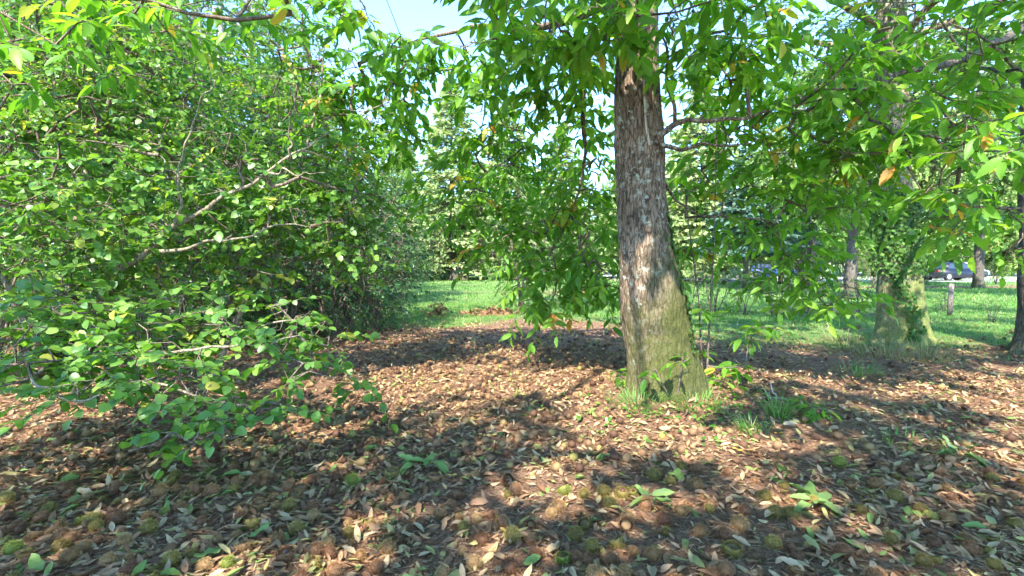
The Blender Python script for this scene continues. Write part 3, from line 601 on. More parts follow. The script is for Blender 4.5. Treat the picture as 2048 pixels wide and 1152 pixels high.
# ------------------------------------------------------------------ background trees: one of each kind, then copies
def broadleaf(name, H, cr, cz, n, size, leafm, bark, clumps=26, seed=1, trunk_r=.2, K=12, L=.6, gapn=.56):
    p = Plant(name, (0, 0, 0), None, 'tree', None, bark, leafm=leafm, shape='small')
    lean = R.normal(size=2) * .25
    path = [np.array([lean[0] * max(z, 0) / H, lean[1] * max(z, 0) / H, z]) for z in np.array([-.1, .25, .1 * H, .3 * H, .55 * H, .8 * H, .97 * H])]
    p.stem(path, [trunk_r * 1.5, trunk_r * 1.1, trunk_r, trunk_r * .82, trunk_r * .55, trunk_r * .28, .02], 'trunk', 14, .07, .15, seed)
    c = np.array([lean[0] * .5, lean[1] * .5, cz])
    for k in range(9):
        az = k * 2.4 + R.random(); z0 = cz - cr[2] * (.75 - .12 * k); d = np.array([math.cos(az), math.sin(az), 0]); ln = cr[0] * (.85 - .04 * k)
        z0 = max(z0, .18 * H)
        p.stem([np.array([lean[0] * .3, lean[1] * .3, z0]) + d * ln * f + UP * ln * .55 * f + R.normal(size=3) * .1 * (f > 0) for f in np.linspace(0, 1, 5)], np.linspace(trunk_r * .38, .015, 5), 'limb', 6, .08, .2, 3)
    q = []
    for k in range(clumps):
        d = nrm(R.normal(size=3)); cc = c + d * np.array(cr) * (.45 + .5 * R.random()); q.append(ellipsoid(cc, np.array([.34, .34, .24]) * cr[0] * (.7 + .6 * R.random()), n // clumps))
    q = np.concatenate(q); q = q[q[:, 2] > .5]
    p.shoot(q, nrm(q - c) + R.normal(size=q.shape) * .5, L=L, K=K, size=size, droop=.3, flat=.6)
    p.finish(hi=0, tip=.006); return p.root
FARLEAF = 1
def conifer(name, H, r0, leafm, levels=42, per=8, bark='bark_dark', bare=.06, dens=34, size=.26, droop=.25):
    root = empty(name, (0, 0, 0), None, 'tree'); mb = MB()
    zs = np.linspace(-.1, H, 12); tube(mb, np.stack([zs * 0, zs * 0, zs], 1), np.linspace(.022 * H, .01, 12), 12, .06); mb.build('trunk', MAT[bark], root, True)
    tw = MB(); lv = MB(); A = []; B = []; P = []; D = []
    for k in range(levels):
        f = (k + .5) / levels; z = H * (bare + (1 - bare) * f); ln = r0 * (1 - f) ** .8 * (.85 + .3 * R.random()) + .15
        for j in range(per):
            az = R.random() * 6.283; l = ln * (.75 + .35 * R.random()); d = np.array([math.cos(az), math.sin(az), .15 - droop * (1 - f)]); a = np.array([0, 0, z + R.normal() * .1]); b = a + d * l
            A.append(a); B.append(b); m_ = max(5, int(dens * l / r0)); tt = .25 + .8 * R.random(m_) ** .7
            pt = a + d * (l * tt)[:, None]; sd = np.cross(d, UP); pt = pt + sd * (R.normal(size=m_) * .16 * l * (1.2 - tt * .7))[:, None] + R.normal(size=(m_, 3)) * .05
            P.append(pt); D.append(d + sd * R.normal(size=m_)[:, None] * .8 + R.normal(size=(m_, 3)) * .3 + np.array([0, 0, -.35]))
    A = np.array(A); B = np.array(B); frusta(tw, A, B, np.full(len(A), .03), np.full(len(A), .008), 4); tw.build('branches', MAT['twig'], root, kind='stuff')
    P = np.concatenate(P); D = np.concatenate(D); q = len(P)
    add_leaves(lv, 'small', P, D, UP + R.normal(size=(q, 3)) * .6, size * (.6 + .8 * R.random(q)), R.random(q)); lv.build('crown', MAT[leafm], root, kind='stuff')
    return root
def shrub(name, H, r, n, size, leafm, stems=6, bark='twig', shape='small', K=10, L=.35):
    p = Plant(name, (0, 0, 0), None, 'shrub', None, bark, leafm=leafm, shape=shape)
    for k in range(stems):
        az = k * 2.4; d = np.array([math.cos(az), math.sin(az), 0])
        p.stem([d * r * .7 * f ** 1.3 + UP * H * .85 * f + d * .05 + R.normal(size=3) * .04 * (f > 0) for f in np.linspace(0, 1, 5)], np.linspace(.012 * H, .005, 5), 'stem', 6, .08, .12, 4)
    q = ellipsoid((0, 0, H * .52), (r, r, H * .5), n, shell=.35); q = q[noise(q * 1.6 / max(.6, r * .5), 8) < .6]; q = q[q[:, 2] > .05 * H]
    p.shoot(q, nrm(q - (0, 0, H * .3)) + R.normal(size=q.shape) * .4, L=L, K=K, size=size, droop=.2, flat=.6)
    p.finish(hi=0, tip=.004); return p.root
PROTO = {
    'round': broadleaf('broadleaf_tree', 10.5, (3.4, 3.4, 3.7), 6.3, 1100, .15, 'wall', 'bark_dark', 30, 3, .19),
    'low': broadleaf('broadleaf_tree', 8.5, (3.3, 3.3, 3.9), 4.4, 1300, .15, 'wall', 'bark_dark', 38, 7, .16),
    'tall': broadleaf('broadleaf_tree', 15, (3.6, 3.6, 5.6), 9.0, 1400, .26, 'pale', 'bark_dark', 40, 5, .26),
    'airy': broadleaf('birch_tree', 14, (2.1, 2.1, 5.2), 8.6, 520, .10, 'wall', 'pale_bark', 26, 9, .12, 10, .5),
    'far': broadleaf('broadleaf_tree', 8.5, (3.6, 3.6, 4.1), 4.3, 1500, .30, 'pale', 'bark_dark', 46, 11, .16, 12, .7),
    'conifer': conifer('conifer_tree', 15.5, 4.4, 'sunny', 50, 12, dens=40, size=.40),
    'cedar': conifer('conifer_tree', 9, 2.6, 'blue', 30, 9, bare=.28, dens=34, size=.32),
    'shrub': shrub('leafy_shrub', 3.0, 1.25, 460, .085, 'dark', 7),
    'sapling': shrub('young_tree', 3.8, 1.05, 330, .13, 'mid', 4, 'twig', 'chestnut', 9, .4),
    'weed': shrub('undergrowth_plant', 1.0, .45, 70, .07, 'mid', 6, 'twig', 'small', 8, .2),
}
used = set(); FAR = []
def place(kind, px, d, s, label, cat=None, group=None, leafm=None, sz=None, rz=None):
    o = PROTO[kind] if kind not in used else copy_tree(PROTO[kind]); used.add(kind)
    p = at(px, 600, d); o.location = (p[0], d, float(gz(p[0], d)) if d < 30 else 0); o.rotation_euler = (0, 0, R.random() * 6.28 if rz is None else rz); o.scale = (s, s, sz or s)
    tag(o, label, cat or o['category'], group)
    if not group and 'group' in o: del o['group']
    if leafm:
        for c in o.children:
            if c.name.startswith('crown'):
                c.material_slots[0].link = 'OBJECT'; c.material_slots[0].material = MAT[leafm]
    return o
FR = 'far trees that close the view'
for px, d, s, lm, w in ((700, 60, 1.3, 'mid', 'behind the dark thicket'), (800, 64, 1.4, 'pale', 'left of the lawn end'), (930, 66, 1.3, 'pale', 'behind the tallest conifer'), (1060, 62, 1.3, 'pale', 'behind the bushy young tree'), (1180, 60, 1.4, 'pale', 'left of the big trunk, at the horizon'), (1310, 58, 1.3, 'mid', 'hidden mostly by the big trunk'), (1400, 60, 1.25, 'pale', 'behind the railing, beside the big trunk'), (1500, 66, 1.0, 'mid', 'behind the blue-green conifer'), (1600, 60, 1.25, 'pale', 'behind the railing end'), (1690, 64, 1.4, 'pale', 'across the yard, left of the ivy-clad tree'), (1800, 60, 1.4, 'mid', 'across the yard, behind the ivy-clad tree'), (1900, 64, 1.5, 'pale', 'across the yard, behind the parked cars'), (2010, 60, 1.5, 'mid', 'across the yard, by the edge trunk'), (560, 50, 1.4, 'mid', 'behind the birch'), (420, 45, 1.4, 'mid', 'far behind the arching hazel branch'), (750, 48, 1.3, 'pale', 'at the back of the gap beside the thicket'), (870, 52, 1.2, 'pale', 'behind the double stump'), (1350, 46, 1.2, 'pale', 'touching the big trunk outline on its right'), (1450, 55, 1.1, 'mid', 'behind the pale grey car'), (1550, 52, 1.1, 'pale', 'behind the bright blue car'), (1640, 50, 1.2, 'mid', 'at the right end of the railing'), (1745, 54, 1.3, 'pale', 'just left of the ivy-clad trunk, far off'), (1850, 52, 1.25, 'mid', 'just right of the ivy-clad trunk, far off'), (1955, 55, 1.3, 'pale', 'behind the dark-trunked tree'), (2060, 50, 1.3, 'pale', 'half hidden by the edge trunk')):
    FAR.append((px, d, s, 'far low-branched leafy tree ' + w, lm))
LW = 'trees of the leafy wall on the left'
place('low', -60, 8.0, .85, 'dense dark green tree filling the far left behind the hazel', group=LW)
place('low', 170, 9.0, .95, 'leafy tree behind the arching hazel branch, branched to the ground', group=LW)
place('low', 400, 11.5, .8, 'low leafy tree behind the hazel, below the pale slender birch', group=LW)
place('round', 60, 14, 1.15, 'tall leafy tree rising behind the dense left-hand trees', group=LW)
place('round', 300, 16, 1.0, 'tall tree between the leafy wall and the pale birch stem', group=LW)
place('airy', 468, 13, 1.0, 'slender pale-stemmed birch with thin leaves against blue sky')
place('tall', 130, 19, .9, 'tall tree top above the dense left-hand trees', group=LW, leafm='wall')
place('tall', 330, 22, .95, 'tall tree behind and left of the birch, filling the sky', group=LW, leafm='wall')
place('airy', 425, 15, 1.05, 'thin birch just left of the brightest birch stem')
place('airy', 520, 17, 1.1, 'thin birch right of the brightest birch stem')
place('tall', 560, 27, .95, 'tall pale tree behind the birches', group=LW, leafm='mid')
place('low', 600, 13.5, .8, 'leafy tree right of the birch with branches low to the ground', group=LW, leafm='mid')
place('round', 640, 22, 1.1, 'yellow-lit tall tree top glimpsed in the upper left sky gap', leafm='yellow_lit_tree')
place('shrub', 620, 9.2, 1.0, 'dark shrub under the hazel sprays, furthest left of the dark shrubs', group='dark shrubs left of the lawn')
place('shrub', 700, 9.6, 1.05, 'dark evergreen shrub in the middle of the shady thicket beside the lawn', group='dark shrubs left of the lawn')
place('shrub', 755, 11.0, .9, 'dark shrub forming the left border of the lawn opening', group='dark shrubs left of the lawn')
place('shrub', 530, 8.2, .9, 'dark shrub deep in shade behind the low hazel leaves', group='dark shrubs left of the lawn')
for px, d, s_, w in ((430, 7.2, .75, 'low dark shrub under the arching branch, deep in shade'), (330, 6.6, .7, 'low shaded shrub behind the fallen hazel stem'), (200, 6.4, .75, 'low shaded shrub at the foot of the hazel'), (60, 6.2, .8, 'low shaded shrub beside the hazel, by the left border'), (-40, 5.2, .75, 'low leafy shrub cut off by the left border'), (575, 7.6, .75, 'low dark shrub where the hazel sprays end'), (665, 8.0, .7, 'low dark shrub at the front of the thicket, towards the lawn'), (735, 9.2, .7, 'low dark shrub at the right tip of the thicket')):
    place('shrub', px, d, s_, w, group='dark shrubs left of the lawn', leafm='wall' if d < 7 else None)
place('low', 720, 17, .75, 'pale sunlit tree beyond the dark thicket, left of the lawn', leafm='mid')
CF = 'sunlit conifers at the end of the lawn'
place('conifer', 905, 40, 1.05, 'tallest sunlit conifer at the end of the lawn, pointed top in the sky gap', group=CF)
place('conifer', 1015, 42, 1.0, 'sunlit conifer behind the hanging chestnut leaves, right of the tallest one', group=CF)
place('conifer', 815, 46, .85, 'pale conifer at the far left end of the lawn', group=CF)
place('conifer', 1120, 47, .95, 'pale conifer behind the centre of the hanging chestnut leaves', group=CF)
place('conifer', 1400, 34, .95, 'bright pale conifer showing just right of the big trunk', group=CF)
place('conifer', 1265, 44, .9, 'pale conifer hidden behind the big chestnut trunk', group=CF)
SB = 'pale shrubs along the end of the lawn'
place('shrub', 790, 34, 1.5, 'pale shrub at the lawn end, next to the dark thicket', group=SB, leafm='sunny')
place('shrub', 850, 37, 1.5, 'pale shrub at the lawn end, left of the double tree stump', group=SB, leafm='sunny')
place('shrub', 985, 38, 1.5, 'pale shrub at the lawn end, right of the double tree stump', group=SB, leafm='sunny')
place('sapling', 1045, 14.2, 1.0, 'bushy young tree standing in the middle of the lawn')
place('sapling', 1150, 16, .8, 'young tree behind the hanging chestnut leaves, right of the bushy one')
BT = 'trees beyond the right-hand grass'
place('tall', 1620, 24, .8, 'pale leafy tree between the blue conifer and the ivy-clad tree', group=BT)
place('tall', 1780, 30, .9, 'tall pale tree directly behind the ivy-clad tree', group=BT)
place('tall', 1955, 26, .85, 'dark-trunked tree in front of the parked cars', group=BT, leafm='pale')
place('tall', 2110, 18, .8, 'leafy tree behind the trunk cut off by the edge', group=BT, leafm='mid')
place('round', 1700, 17, .9, 'light green tree just left of the ivy-clad tree', group=BT, leafm='pale')
place('round', 1815, 16, .95, 'light green tree between ivy-clad tree and edge trunk', group=BT, leafm='pale')
place('tall', 1700, 48, 1.0, 'far pale tree beyond the gravel yard, behind the grass', group=BT)
place('tall', 1930, 52, 1.0, 'far pale tree beyond the parked cars', group=BT)
place('tall', 1480, 50, .62, 'far low tree beyond the railing fence', group=BT)
place('tall', 1340, 52, .9, 'far pale tree beyond the fence, beside the big trunk', group=BT)
place('cedar', 1490, 25, .82, 'small blue-green conifer with bare dark trunk near the railing')
place('cedar', 1560, 31, .8, 'second blue-green conifer, behind and right of the first', leafm='blue')
for px, d, s_, w in ((1690, 27, .8, 'low shrub before the yard, left of the ivy-clad tree'), (1745, 29, .75, 'low shrub before the yard, showing beside the ivy-clad tree'), (1850, 30, .6, 'low shrub before the yard, just right of the ivy-clad tree'), (1400, 28, .6, 'low shrub before the railing, beside the big trunk'), (1600, 30, .7, 'low shrub at the railing end'), (1990, 31, .5, 'low shrub before the white car')):
    place('shrub', px, d, s_, w, group='low shrubs before the yard', leafm='mid')
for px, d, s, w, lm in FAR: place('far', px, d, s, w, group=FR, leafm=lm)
UG = 'undergrowth along the right-hand grass'
ug = [(1375, 11.5, 1.1, 'just right of the big trunk'), (1430, 12.5, 1.3, 'behind the thin sapling stems'), (1490, 12, 1.0, 'below the blue conifer'), (1550, 11.6, 1.1, 'below the drooping chestnut twig tips'), (1610, 12.4, 1.2, 'in the middle of the row of weeds'), (1665, 11.5, 1.0, 'behind the dry crossed sticks'), (1715, 10.8, 1.1, 'touching the ivy-clad tree'), (1890, 12.6, .6, 'beside the wooden post'), (1985, 10.4, .6, 'near the edge trunk'), (1200, 15, .9, 'left of the big trunk at the lawn edge'), (1150, 14.6, .8, 'under the hanging chestnut leaves'), (690, 8.0, .7, 'at the foot of the dark thicket'), (745, 8.8, .6, 'at the thicket corner by the lawn')]
for px, d, s, w in ug: place('weed', px, d, s, 'leafy weed clump ' + w, 'plant', UG)

# ------------------------------------------------------------------ fence, cars, post and other things in the distance
def box(mb, c, h):
    c = np.asarray(c, float); h = np.asarray(h, float)
    V = np.array([(x, y, z) for x in (-1, 1) for y in (-1, 1) for z in (-1, 1)]) * h + c
    q = [(0, 1, 3, 2), (4, 6, 7, 5), (0, 4, 5, 1), (2, 3, 7, 6), (0, 2, 6, 4), (1, 5, 7, 3)]
    mb.add(V, [t for a, b, c_, d in q for t in ((a, b, c_), (a, c_, d))])
MAT['iron'] = plain('dark_railing_iron', (0.06, 0.06, 0.065), 0.5)
MAT['post'] = bark_mat('weathered_post', (0.12, 0.09, 0.07), (0.22, 0.18, 0.15), (0.34, 0.29, 0.25), sc=1.5)
fa = np.array([at(1335, 560, 33)[0], 33, 0]); fb = np.array([at(1640, 560, 34.5)[0], 34.5, 0])
fn = empty('railing_fence', fa, 'dark iron railing with upright bars beyond the grass, right of the big trunk', 'fence')
nb = 84; dirf = (fb - fa); ang = math.atan2(dirf[1], dirf[0])
bars = MB(); ts = (np.arange(nb) + .5) / nb
frusta(bars, fa + dirf * ts[:, None] + (0, 0, .12), fa + dirf * ts[:, None] + (0, 0, 1.62), np.full(nb, .013), np.full(nb, .011), 4)
bars.build('bars', MAT['iron'], fn, kind='stuff')
for z in (.2, 1.45):
    r = MB(); frusta(r, [fa + (0, 0, z)], [fb + (0, 0, z)], np.array([.022]), np.array([.022]), 4); r.build('rail', MAT['iron'], fn)
for k in range(6):
    r = MB(); p0 = fa + dirf * k / 5; frusta(r, [p0], [p0 + (0, 0, 1.75)], np.array([.04]), np.array([.04]), 6); frusta(r, [p0 + (0, 0, 1.75)], [p0 + (0, 0, 1.82)], np.array([.055]), np.array([.01]), 6); r.build('fence_post', MAT['iron'], fn)

MAT['tyre'] = plain('tyre_rubber', (0.02, 0.02, 0.02), 0.8); MAT['rim'] = plain('wheel_rim', (0.35, 0.35, 0.36), 0.35, metal=.8)
m, n = newmat('car_glass'); t = NT(n); t.out(t.principled((0.03, 0.04, 0.05), 0.08, 0.8).outputs[0]); MAT['glass'] = m
m, n = newmat('lamp_glass'); t = NT(n); t.out(t.principled((0.7, 0.7, 0.68), 0.2, 0.6).outputs[0]); MAT['lamp'] = m
m, n = newmat('tail_lamp'); t = NT(n); t.out(t.principled((0.4, 0.02, 0.02), 0.25, 0.6).outputs[0]); MAT['tail'] = m
def prism(mb, prof, w0, w1=None, y0=0):
    """side profile (x,z) extruded across y with the top narrower"""
    prof = np.asarray(prof, float); k = len(prof); z0, z1 = prof[:, 1].min(), prof[:, 1].max(); w1 = w0 if w1 is None else w1
    wd = w0 + (w1 - w0) * (prof[:, 1] - z0) / (z1 - z0)
    V = np.concatenate([np.c_[prof[:, 0], -wd, prof[:, 1]], np.c_[prof[:, 0], wd, prof[:, 1]], [[prof[:, 0].mean(), -wd.mean(), prof[:, 1].mean()], [prof[:, 0].mean(), wd.mean(), prof[:, 1].mean()]]])
    i = np.arange(k); j = (i + 1) % k
    mb.add(V, np.concatenate([np.stack([i, j, j + k], 1), np.stack([i, j + k, i + k], 1), np.stack([np.full(k, 2 * k), j, i], 1), np.stack([np.full(k, 2 * k + 1), i + k, j + k], 1)]))
def car(px, d, rz, paint, label):
    p = at(px, 560, d); root = empty('parked_car', (0, 0, 0), label, 'car', 'cars parked beyond the grass')
    m, n = newmat('car_paint'); t = NT(n); pr = t.principled(paint, 0.45, 0.4); pr.inputs['Coat Weight'].default_value = .15; t.out(pr.outputs[0])
    lower = [(-2.1, .32), (-1.75, .22), (1.75, .22), (2.12, .34), (2.16, .55), (2.08, .72), (1.25, .88), (-1.3, .94), (-2.02, .9), (-2.14, .62)]
    mb = MB(); prism(mb, lower, .84, .82); body = mb.build('body', m, root)
    mb = MB(); prism(mb, [(1.22, .86), (.45, 1.36), (.1, 1.43), (-.9, 1.42), (-1.35, 1.28), (-1.75, .9)], .80, .60); mb.build('cabin', m, root)
    for sy in (-1, 1):
        for xa, xb, xc, xd in ((.98, .38, -.18, -.18), (-.26, -.26, -1.02, -1.36)):
            g = MB(); y0, y1 = sy * .795, sy * .64
            g.add([(xa, y0, .94), (xb, y1, 1.32), (xc, y1, 1.34), (xd, y0, .95)], [(0, 1, 2), (0, 2, 3)]); g.build('side_window', MAT['glass'], root)
        for xw in (-1.3, 1.32):
            w = MB(); th = np.linspace(0, 2 * math.pi, 19)[:-1]
            frusta(w, [(xw, sy * .66, .32)], [(xw, sy * .86, .32)], np.array([.32]), np.array([.32]), 18); wv = np.c_[xw + .32 * np.cos(th), np.full(18, sy * .86), .32 + .32 * np.sin(th)]
            w.add(np.vstack([wv, [(xw, sy * .86, .32)]]), [(18, a, (a + 1) % 18) for a in range(18)]); wh = w.build('wheel', MAT['tyre'], root)
            w = MB(); wv = np.c_[xw + .2 * np.cos(th), np.full(18, sy * .865), .32 + .2 * np.sin(th)]; w.add(np.vstack([wv, [(xw, sy * .885, .32)]]), [(18, a, (a + 1) % 18) for a in range(18)]); w.build('rim', MAT['rim'], wh)
        l = MB(); box(l, (2.09, sy * .6, .62), (.05, .17, .07)); l.build('headlight', MAT['lamp'], root)
        l = MB(); box(l, (-2.07, sy * .62, .74), (.05, .14, .08)); l.build('tail_light', MAT['tail'], root)
    g = MB(); g.add([(1.14, -.7, .93), (1.14, .7, .93), (.5, .58, 1.345), (.5, -.58, 1.345)], [(0, 1, 2), (0, 2, 3)]); g.build('windscreen', MAT['glass'], root)
    g = MB(); g.add([(-1.72, -.68, .96), (-1.72, .68, .96), (-1.39, .56, 1.27), (-1.39, -.56, 1.27)], [(0, 1, 2), (0, 2, 3)]); g.build('rear_window', MAT['glass'], root)
    root.location = (p[0], d, .03); root.rotation_euler = (0, 0, rz); return root
car(1905, 37.5, .12, (0.005, 0.008, 0.018), 'dark car parked across the yard, nearest to the dark-trunked tree')
car(1915, 42, .1, (0.75, 0.76, 0.78), 'white car parked behind the dark one')
car(1535, 43, -.3, (0.01, 0.05, 0.18), 'bright blue car seen behind the iron railing')
car(1445, 43, .2, (0.7, 0.7, 0.7), 'pale grey car behind the railing, left of the bright blue one')

def post(px, py_base, d, h, r, label):
    p = at(px, py_base, d); p[2] = 0
    o = empty('wooden_post', p, label, 'post'); mb = MB(); tube(mb, [p + (0, 0, -.05), p + (.01, 0, h * .5), p + (.015, 0, h - .02), p + (.015, 0, h)], [r, r * .97, r * .95, r * .8], 10, .06); mb.build('shaft', MAT['post'], o, True)
    mb = MB(); tube(mb, [p + (.015, 0, h), p + (.015, 0, h + .012)], [r * .8, r * .4], 10, .05); mb.build('cut_top', MAT['post'], o, True)
post(1899, 632, 11.8, .78, .055, 'short grey wooden post in the grass between ivy-clad tree and edge trunk')
sp = at(918, 556, 38); sp[2] = 0
st = empty('tree_stump', sp, 'double-stemmed old tree stump at the sunny end of the lawn', 'stump')
for dx, h, r in ((-.35, 1.5, .42), (.45, 1.15, .36)):
    mb = MB(); tube(mb, [sp + (dx, 0, -.1), sp + (dx, 0, .15), sp + (dx * .9, 0, h * .6), sp + (dx * 1.1, 0, h)], [r * 1.35, r * 1.05, r * .85, r * .8], 18, .12, 3); mb.build('stem', MAT['bark_dark'], st, True)
# the small withered bush on the lawn
wb = at(878, 634, 11.6); wb[2] = float(gz(wb[0], wb[1]))
w = Plant('withered_bush', wb, 'small withered brown bush with curled dead leaves on the lawn', 'shrub', None, 'bark_dark', leafm='fallen_brown', shape='litter')
for a, h in ((.3, .4), (1.6, .28), (2.9, .32), (4.2, .2), (5.4, .26)):
    d = np.array([math.cos(a), math.sin(a), 0]); w.stem([wb, wb + d * .05 + UP * h * .5, wb + d * .16 + UP * h], [.016, .012, .005], 'stem', 6, .1, .04)
w.shoot(ellipsoid(wb + (0, 0, .2), (.22, .2, .18), 26), L=.1, K=5, size=.09, droop=.3, hang=.8, flat=.8)
w.shoot(ellipsoid(wb + (-.1, 0, .05), (.35, .2, .05), 16), L=.1, K=5, size=.09, droop=.1, flat=.8)
w.finish(hi=0)
mp = at(985, 628, 11.9); mp[2] = 0
mb = MB(); th = np.linspace(0, 2 * math.pi, 25)[:-1]; V = [mp + (0, 0, .12)]; F = []
for j, (rr_, zz_) in enumerate(((.15, .08), (.3, .04), (.5, -.02), (.6, -.08))):
    for a in th: V.append(mp + np.array([math.cos(a) * rr_ * 1.15, math.sin(a) * rr_ * .55, zz_]) + R.normal(size=3) * .03)
for a in range(24): F.append((0, 1 + a, 1 + (a + 1) % 24))
for j in range(3):
    for a in range(24):
        p, q = 1 + j * 24 + a, 1 + j * 24 + (a + 1) % 24; F += [(p, p + 24, q + 24), (p, q + 24, q)]
mb.add(V, F)
mound = empty('leaf_heap', mp, 'low heap of dead brown leaves at the foot of the bushy young tree', 'heap'); mb.build('heap_core', MAT['fallen_brown'], mound, True)
k = 150; a = R.random(k) * 6.283; q = np.sqrt(R.random(k)); P = mp + np.c_[np.cos(a) * q * .8, np.sin(a) * q * .4, .13 * (1 - q ** 1.5) + .02]
mb = MB(); add_leaves(mb, 'litter', P, R.normal(size=(k, 3)) * (1, 1, .4), UP + R.normal(size=(k, 3)) * .6, .10 + .08 * R.random(k), R.random(k)); mb.build('dead_leaves', MAT['fallen_brown'], mound, kind='stuff')

# ------------------------------------------------------------------ young shoots and saplings
def chest_sucker(name, stems, leaves, label, size=.15, cat='sapling', tipr=.003, hi=60):
    b = np.array(stems[0][0]); p = Plant(name, b, label, cat, None, 'twig', leafm='chestnut', shape='chestnut')
    for st_ in stems: p.stem(st_, np.linspace(.011, .004, len(st_)), 'stem', 7, .1, .04, 3)
    for c, r, n in leaves: p.shoot(ellipsoid(c, r, n), L=.16, K=5, size=size, droop=.2, hang=.35)
    p.finish(hi=hi, hi_shape='chestnut_hi')
g0 = at(1412, 782, 4.6); g0[2] = .02
chest_sucker('thin_sapling', [[g0, at(1416, 700, 4.6), at(1422, 600, 4.6), at(1428, 480, 4.62), at(1432, 330, 4.65), at(1434, 250, 4.65)], [g0 + (-.02, .02, 0), at(1402, 690, 4.65), at(1398, 600, 4.65), at(1380, 470, 4.7), at(1372, 400, 4.7)]],
             [(at(1520, 660, 4.5), (.14, .1, .08), 7), (at(1470, 735, 4.5), (.12, .1, .06), 4), (at(1420, 560, 4.6), (.1, .1, .5), 9), (at(1400, 720, 4.6), (.08, .1, .1), 2), (at(1385, 520, 4.7), (.1, .1, .3), 8)], 'thin two-stemmed chestnut sapling beside the big trunk')
g0 = at(1350, 815, 4.0); g0[2] = .03
chest_sucker('root_sprout', [[g0, at(1360, 760, 3.9), at(1365, 715, 3.85)], [g0, at(1320, 760, 3.88), at(1310, 735, 3.86)]], [(at(1375, 718, 3.85), (.07, .05, .03), 2), (at(1312, 735, 3.88), (.03, .03, .02), 1)], 'leafy sprout growing in front of the mossy trunk foot', .13)
g0 = at(1232, 775, 4.5); g0[2] = .02
chest_sucker('root_sprout', [[g0, g0 + (0, 0, .12), g0 + (-.02, 0, .2)]], [(g0 + (0, 0, .17), (.11, .1, .06), 7)], 'low leafy sprout left of the trunk foot', .12)
for px, py, lab in ((1440, 795, 'low leafy sprout right of the trunk foot'), (1620, 850, 'low green seedling in the litter right of the grass tuft')):
    d = 1.25 * FPX / (py - HOR); g0 = at(px, py, d); g0[2] = .02
    chest_sucker('seedling', [[g0, g0 + (0, 0, .08), g0 + (.02, 0, .14)]], [(g0 + (0, 0, .12), (.1, .1, .04), 6)], lab, .12)
# crossed dry sticks and dry stalks
def sticks(name, segs, label):
    b = np.array(segs[0][0]); o = empty(name, b, label, 'stick')
    for a, c in segs:
        mb = MB(); a = np.array(a); c = np.array(c); tube(mb, [a, (a + c) / 2 + R.normal(size=3) * .012, c], [.009, .007, .004], 6, .1); mb.build('stick', MAT['pale_bark'], o, True)
b = at(1655, 652, 8.6); b[2] = 0
sticks('dry_stick', [(b + (.05, 0, 0), b + (-.04, 0, .28)), (b + (-.03, 0, 0), b + (.03, .02, .16))], 'two pale crossed dry sticks upright in the grass')
b = at(1560, 815, 4.2); b[2] = .03
sticks('dry_stick', [(b, b + (-.12, .05, .10)), (b + (.05, .1, 0), b + (-.04, .1, .16)), (b + (.1, 0, .01), b + (-.2, .03, .02)), (b + (-.15, -.1, .01), b + (-.05, .1, .06))], 'bleached bent stalks lying right of the big trunk')

# ------------------------------------------------------------------ grass
def in_view(x, y, m=60):
    px = CX + FPX * x / y; return (px > -m) & (px < 2048 + m)
def blades(P, h, w, lean=.35):
    k = len(P); a = R.random(k) * 6.283; s = np.c_[np.cos(a), np.sin(a), np.zeros(k)] * w[:, None]
    b = np.c_[R.normal(size=k) * lean, R.normal(size=k) * lean, np.ones(k)]; tip = P + nrm(b) * h[:, None]
    V = np.stack([P - s, P + s, tip], 1).reshape(-1, 3); return V, np.arange(3 * k).reshape(-1, 3), np.repeat(R.random(k), 3)
mb = MB()
for y0, y1, dens, h, wd in ((6.0, 10, 900, .055, .004), (10, 16, 450, .07, .007), (16, 30, 90, .09, .014), (30, 48, 14, .12, .03)):
    xr = (max(y0, 8) / FPX * 1100 + 4); area = 2 * y1 * 1.15 * (y1 - y0); k = int(min(area * dens, 120000)); y = y0 + (y1 - y0) * R.random(k); x = (R.random(k) * 2 - 1) * y1 * 1.15
    keep = in_view(x, y) & (R.random(k) < grass_amount(x, y)) & (noise2(x * 1.7, y * 1.7, 40) > .3); x, y = x[keep], y[keep]; k = len(x)
    mb.add(*blades(np.c_[x, y, gz(x, y)], h * (.5 + R.random(k)), wd * (.6 + .8 * R.random(k))))
tag(mb.build('grass', MAT['grass']), 'short green lawn grass beyond the leaf litter', 'grass', kind='stuff')
def tuft(px, py, n, h, spread, label, mt='grass', d=None):
    d = d or CAMZ * FPX / (py - HOR); p = at(px, py, d); p[2] = float(gz(p[0], d)); k = n
    o = empty('grass_tuft', p, label, 'grass tuft'); a = R.random(k) * 6.283; r = np.sqrt(R.random(k)) * spread
    P = p + np.c_[np.cos(a) * r, np.sin(a) * r, np.zeros(k)]; out = np.c_[np.cos(a), np.sin(a), np.zeros(k)]
    L = h * (.5 + .6 * R.random(k)); m1 = P + out * (L * .25)[:, None] + UP * (L * .6)[:, None] + R.normal(size=(k, 3)) * .02; e = m1 + out * (L * .45)[:, None] + UP * (L * (.35 - .5 * R.random(k)))[:, None]
    s = np.cross(out, UP) * .0028; V = np.stack([P - s, P + s, m1 + s * .8, m1 - s * .8, e], 1).reshape(-1, 3)
    F = (np.array([(0, 1, 2), (0, 2, 3), (3, 2, 4)])[None] + (np.arange(k) * 5)[:, None, None]).reshape(-1, 3)
    mb = MB(); mb.add(V, F, np.repeat(R.random(k), 5)); mb.build('blades', MAT[mt], o, kind='stuff')
tuft(1555, 850, 90, .22, .09, 'arching grass tuft right of the big trunk')
tuft(1500, 880, 60, .16, .12, 'thin grass in front and right of the trunk foot')
tuft(1275, 850, 170, .15, .24, 'grass fringe at the front left of the trunk foot', d=3.85)
tuft(1390, 850, 170, .14, .26, 'grass fringe at the front right of the trunk foot', d=3.85)
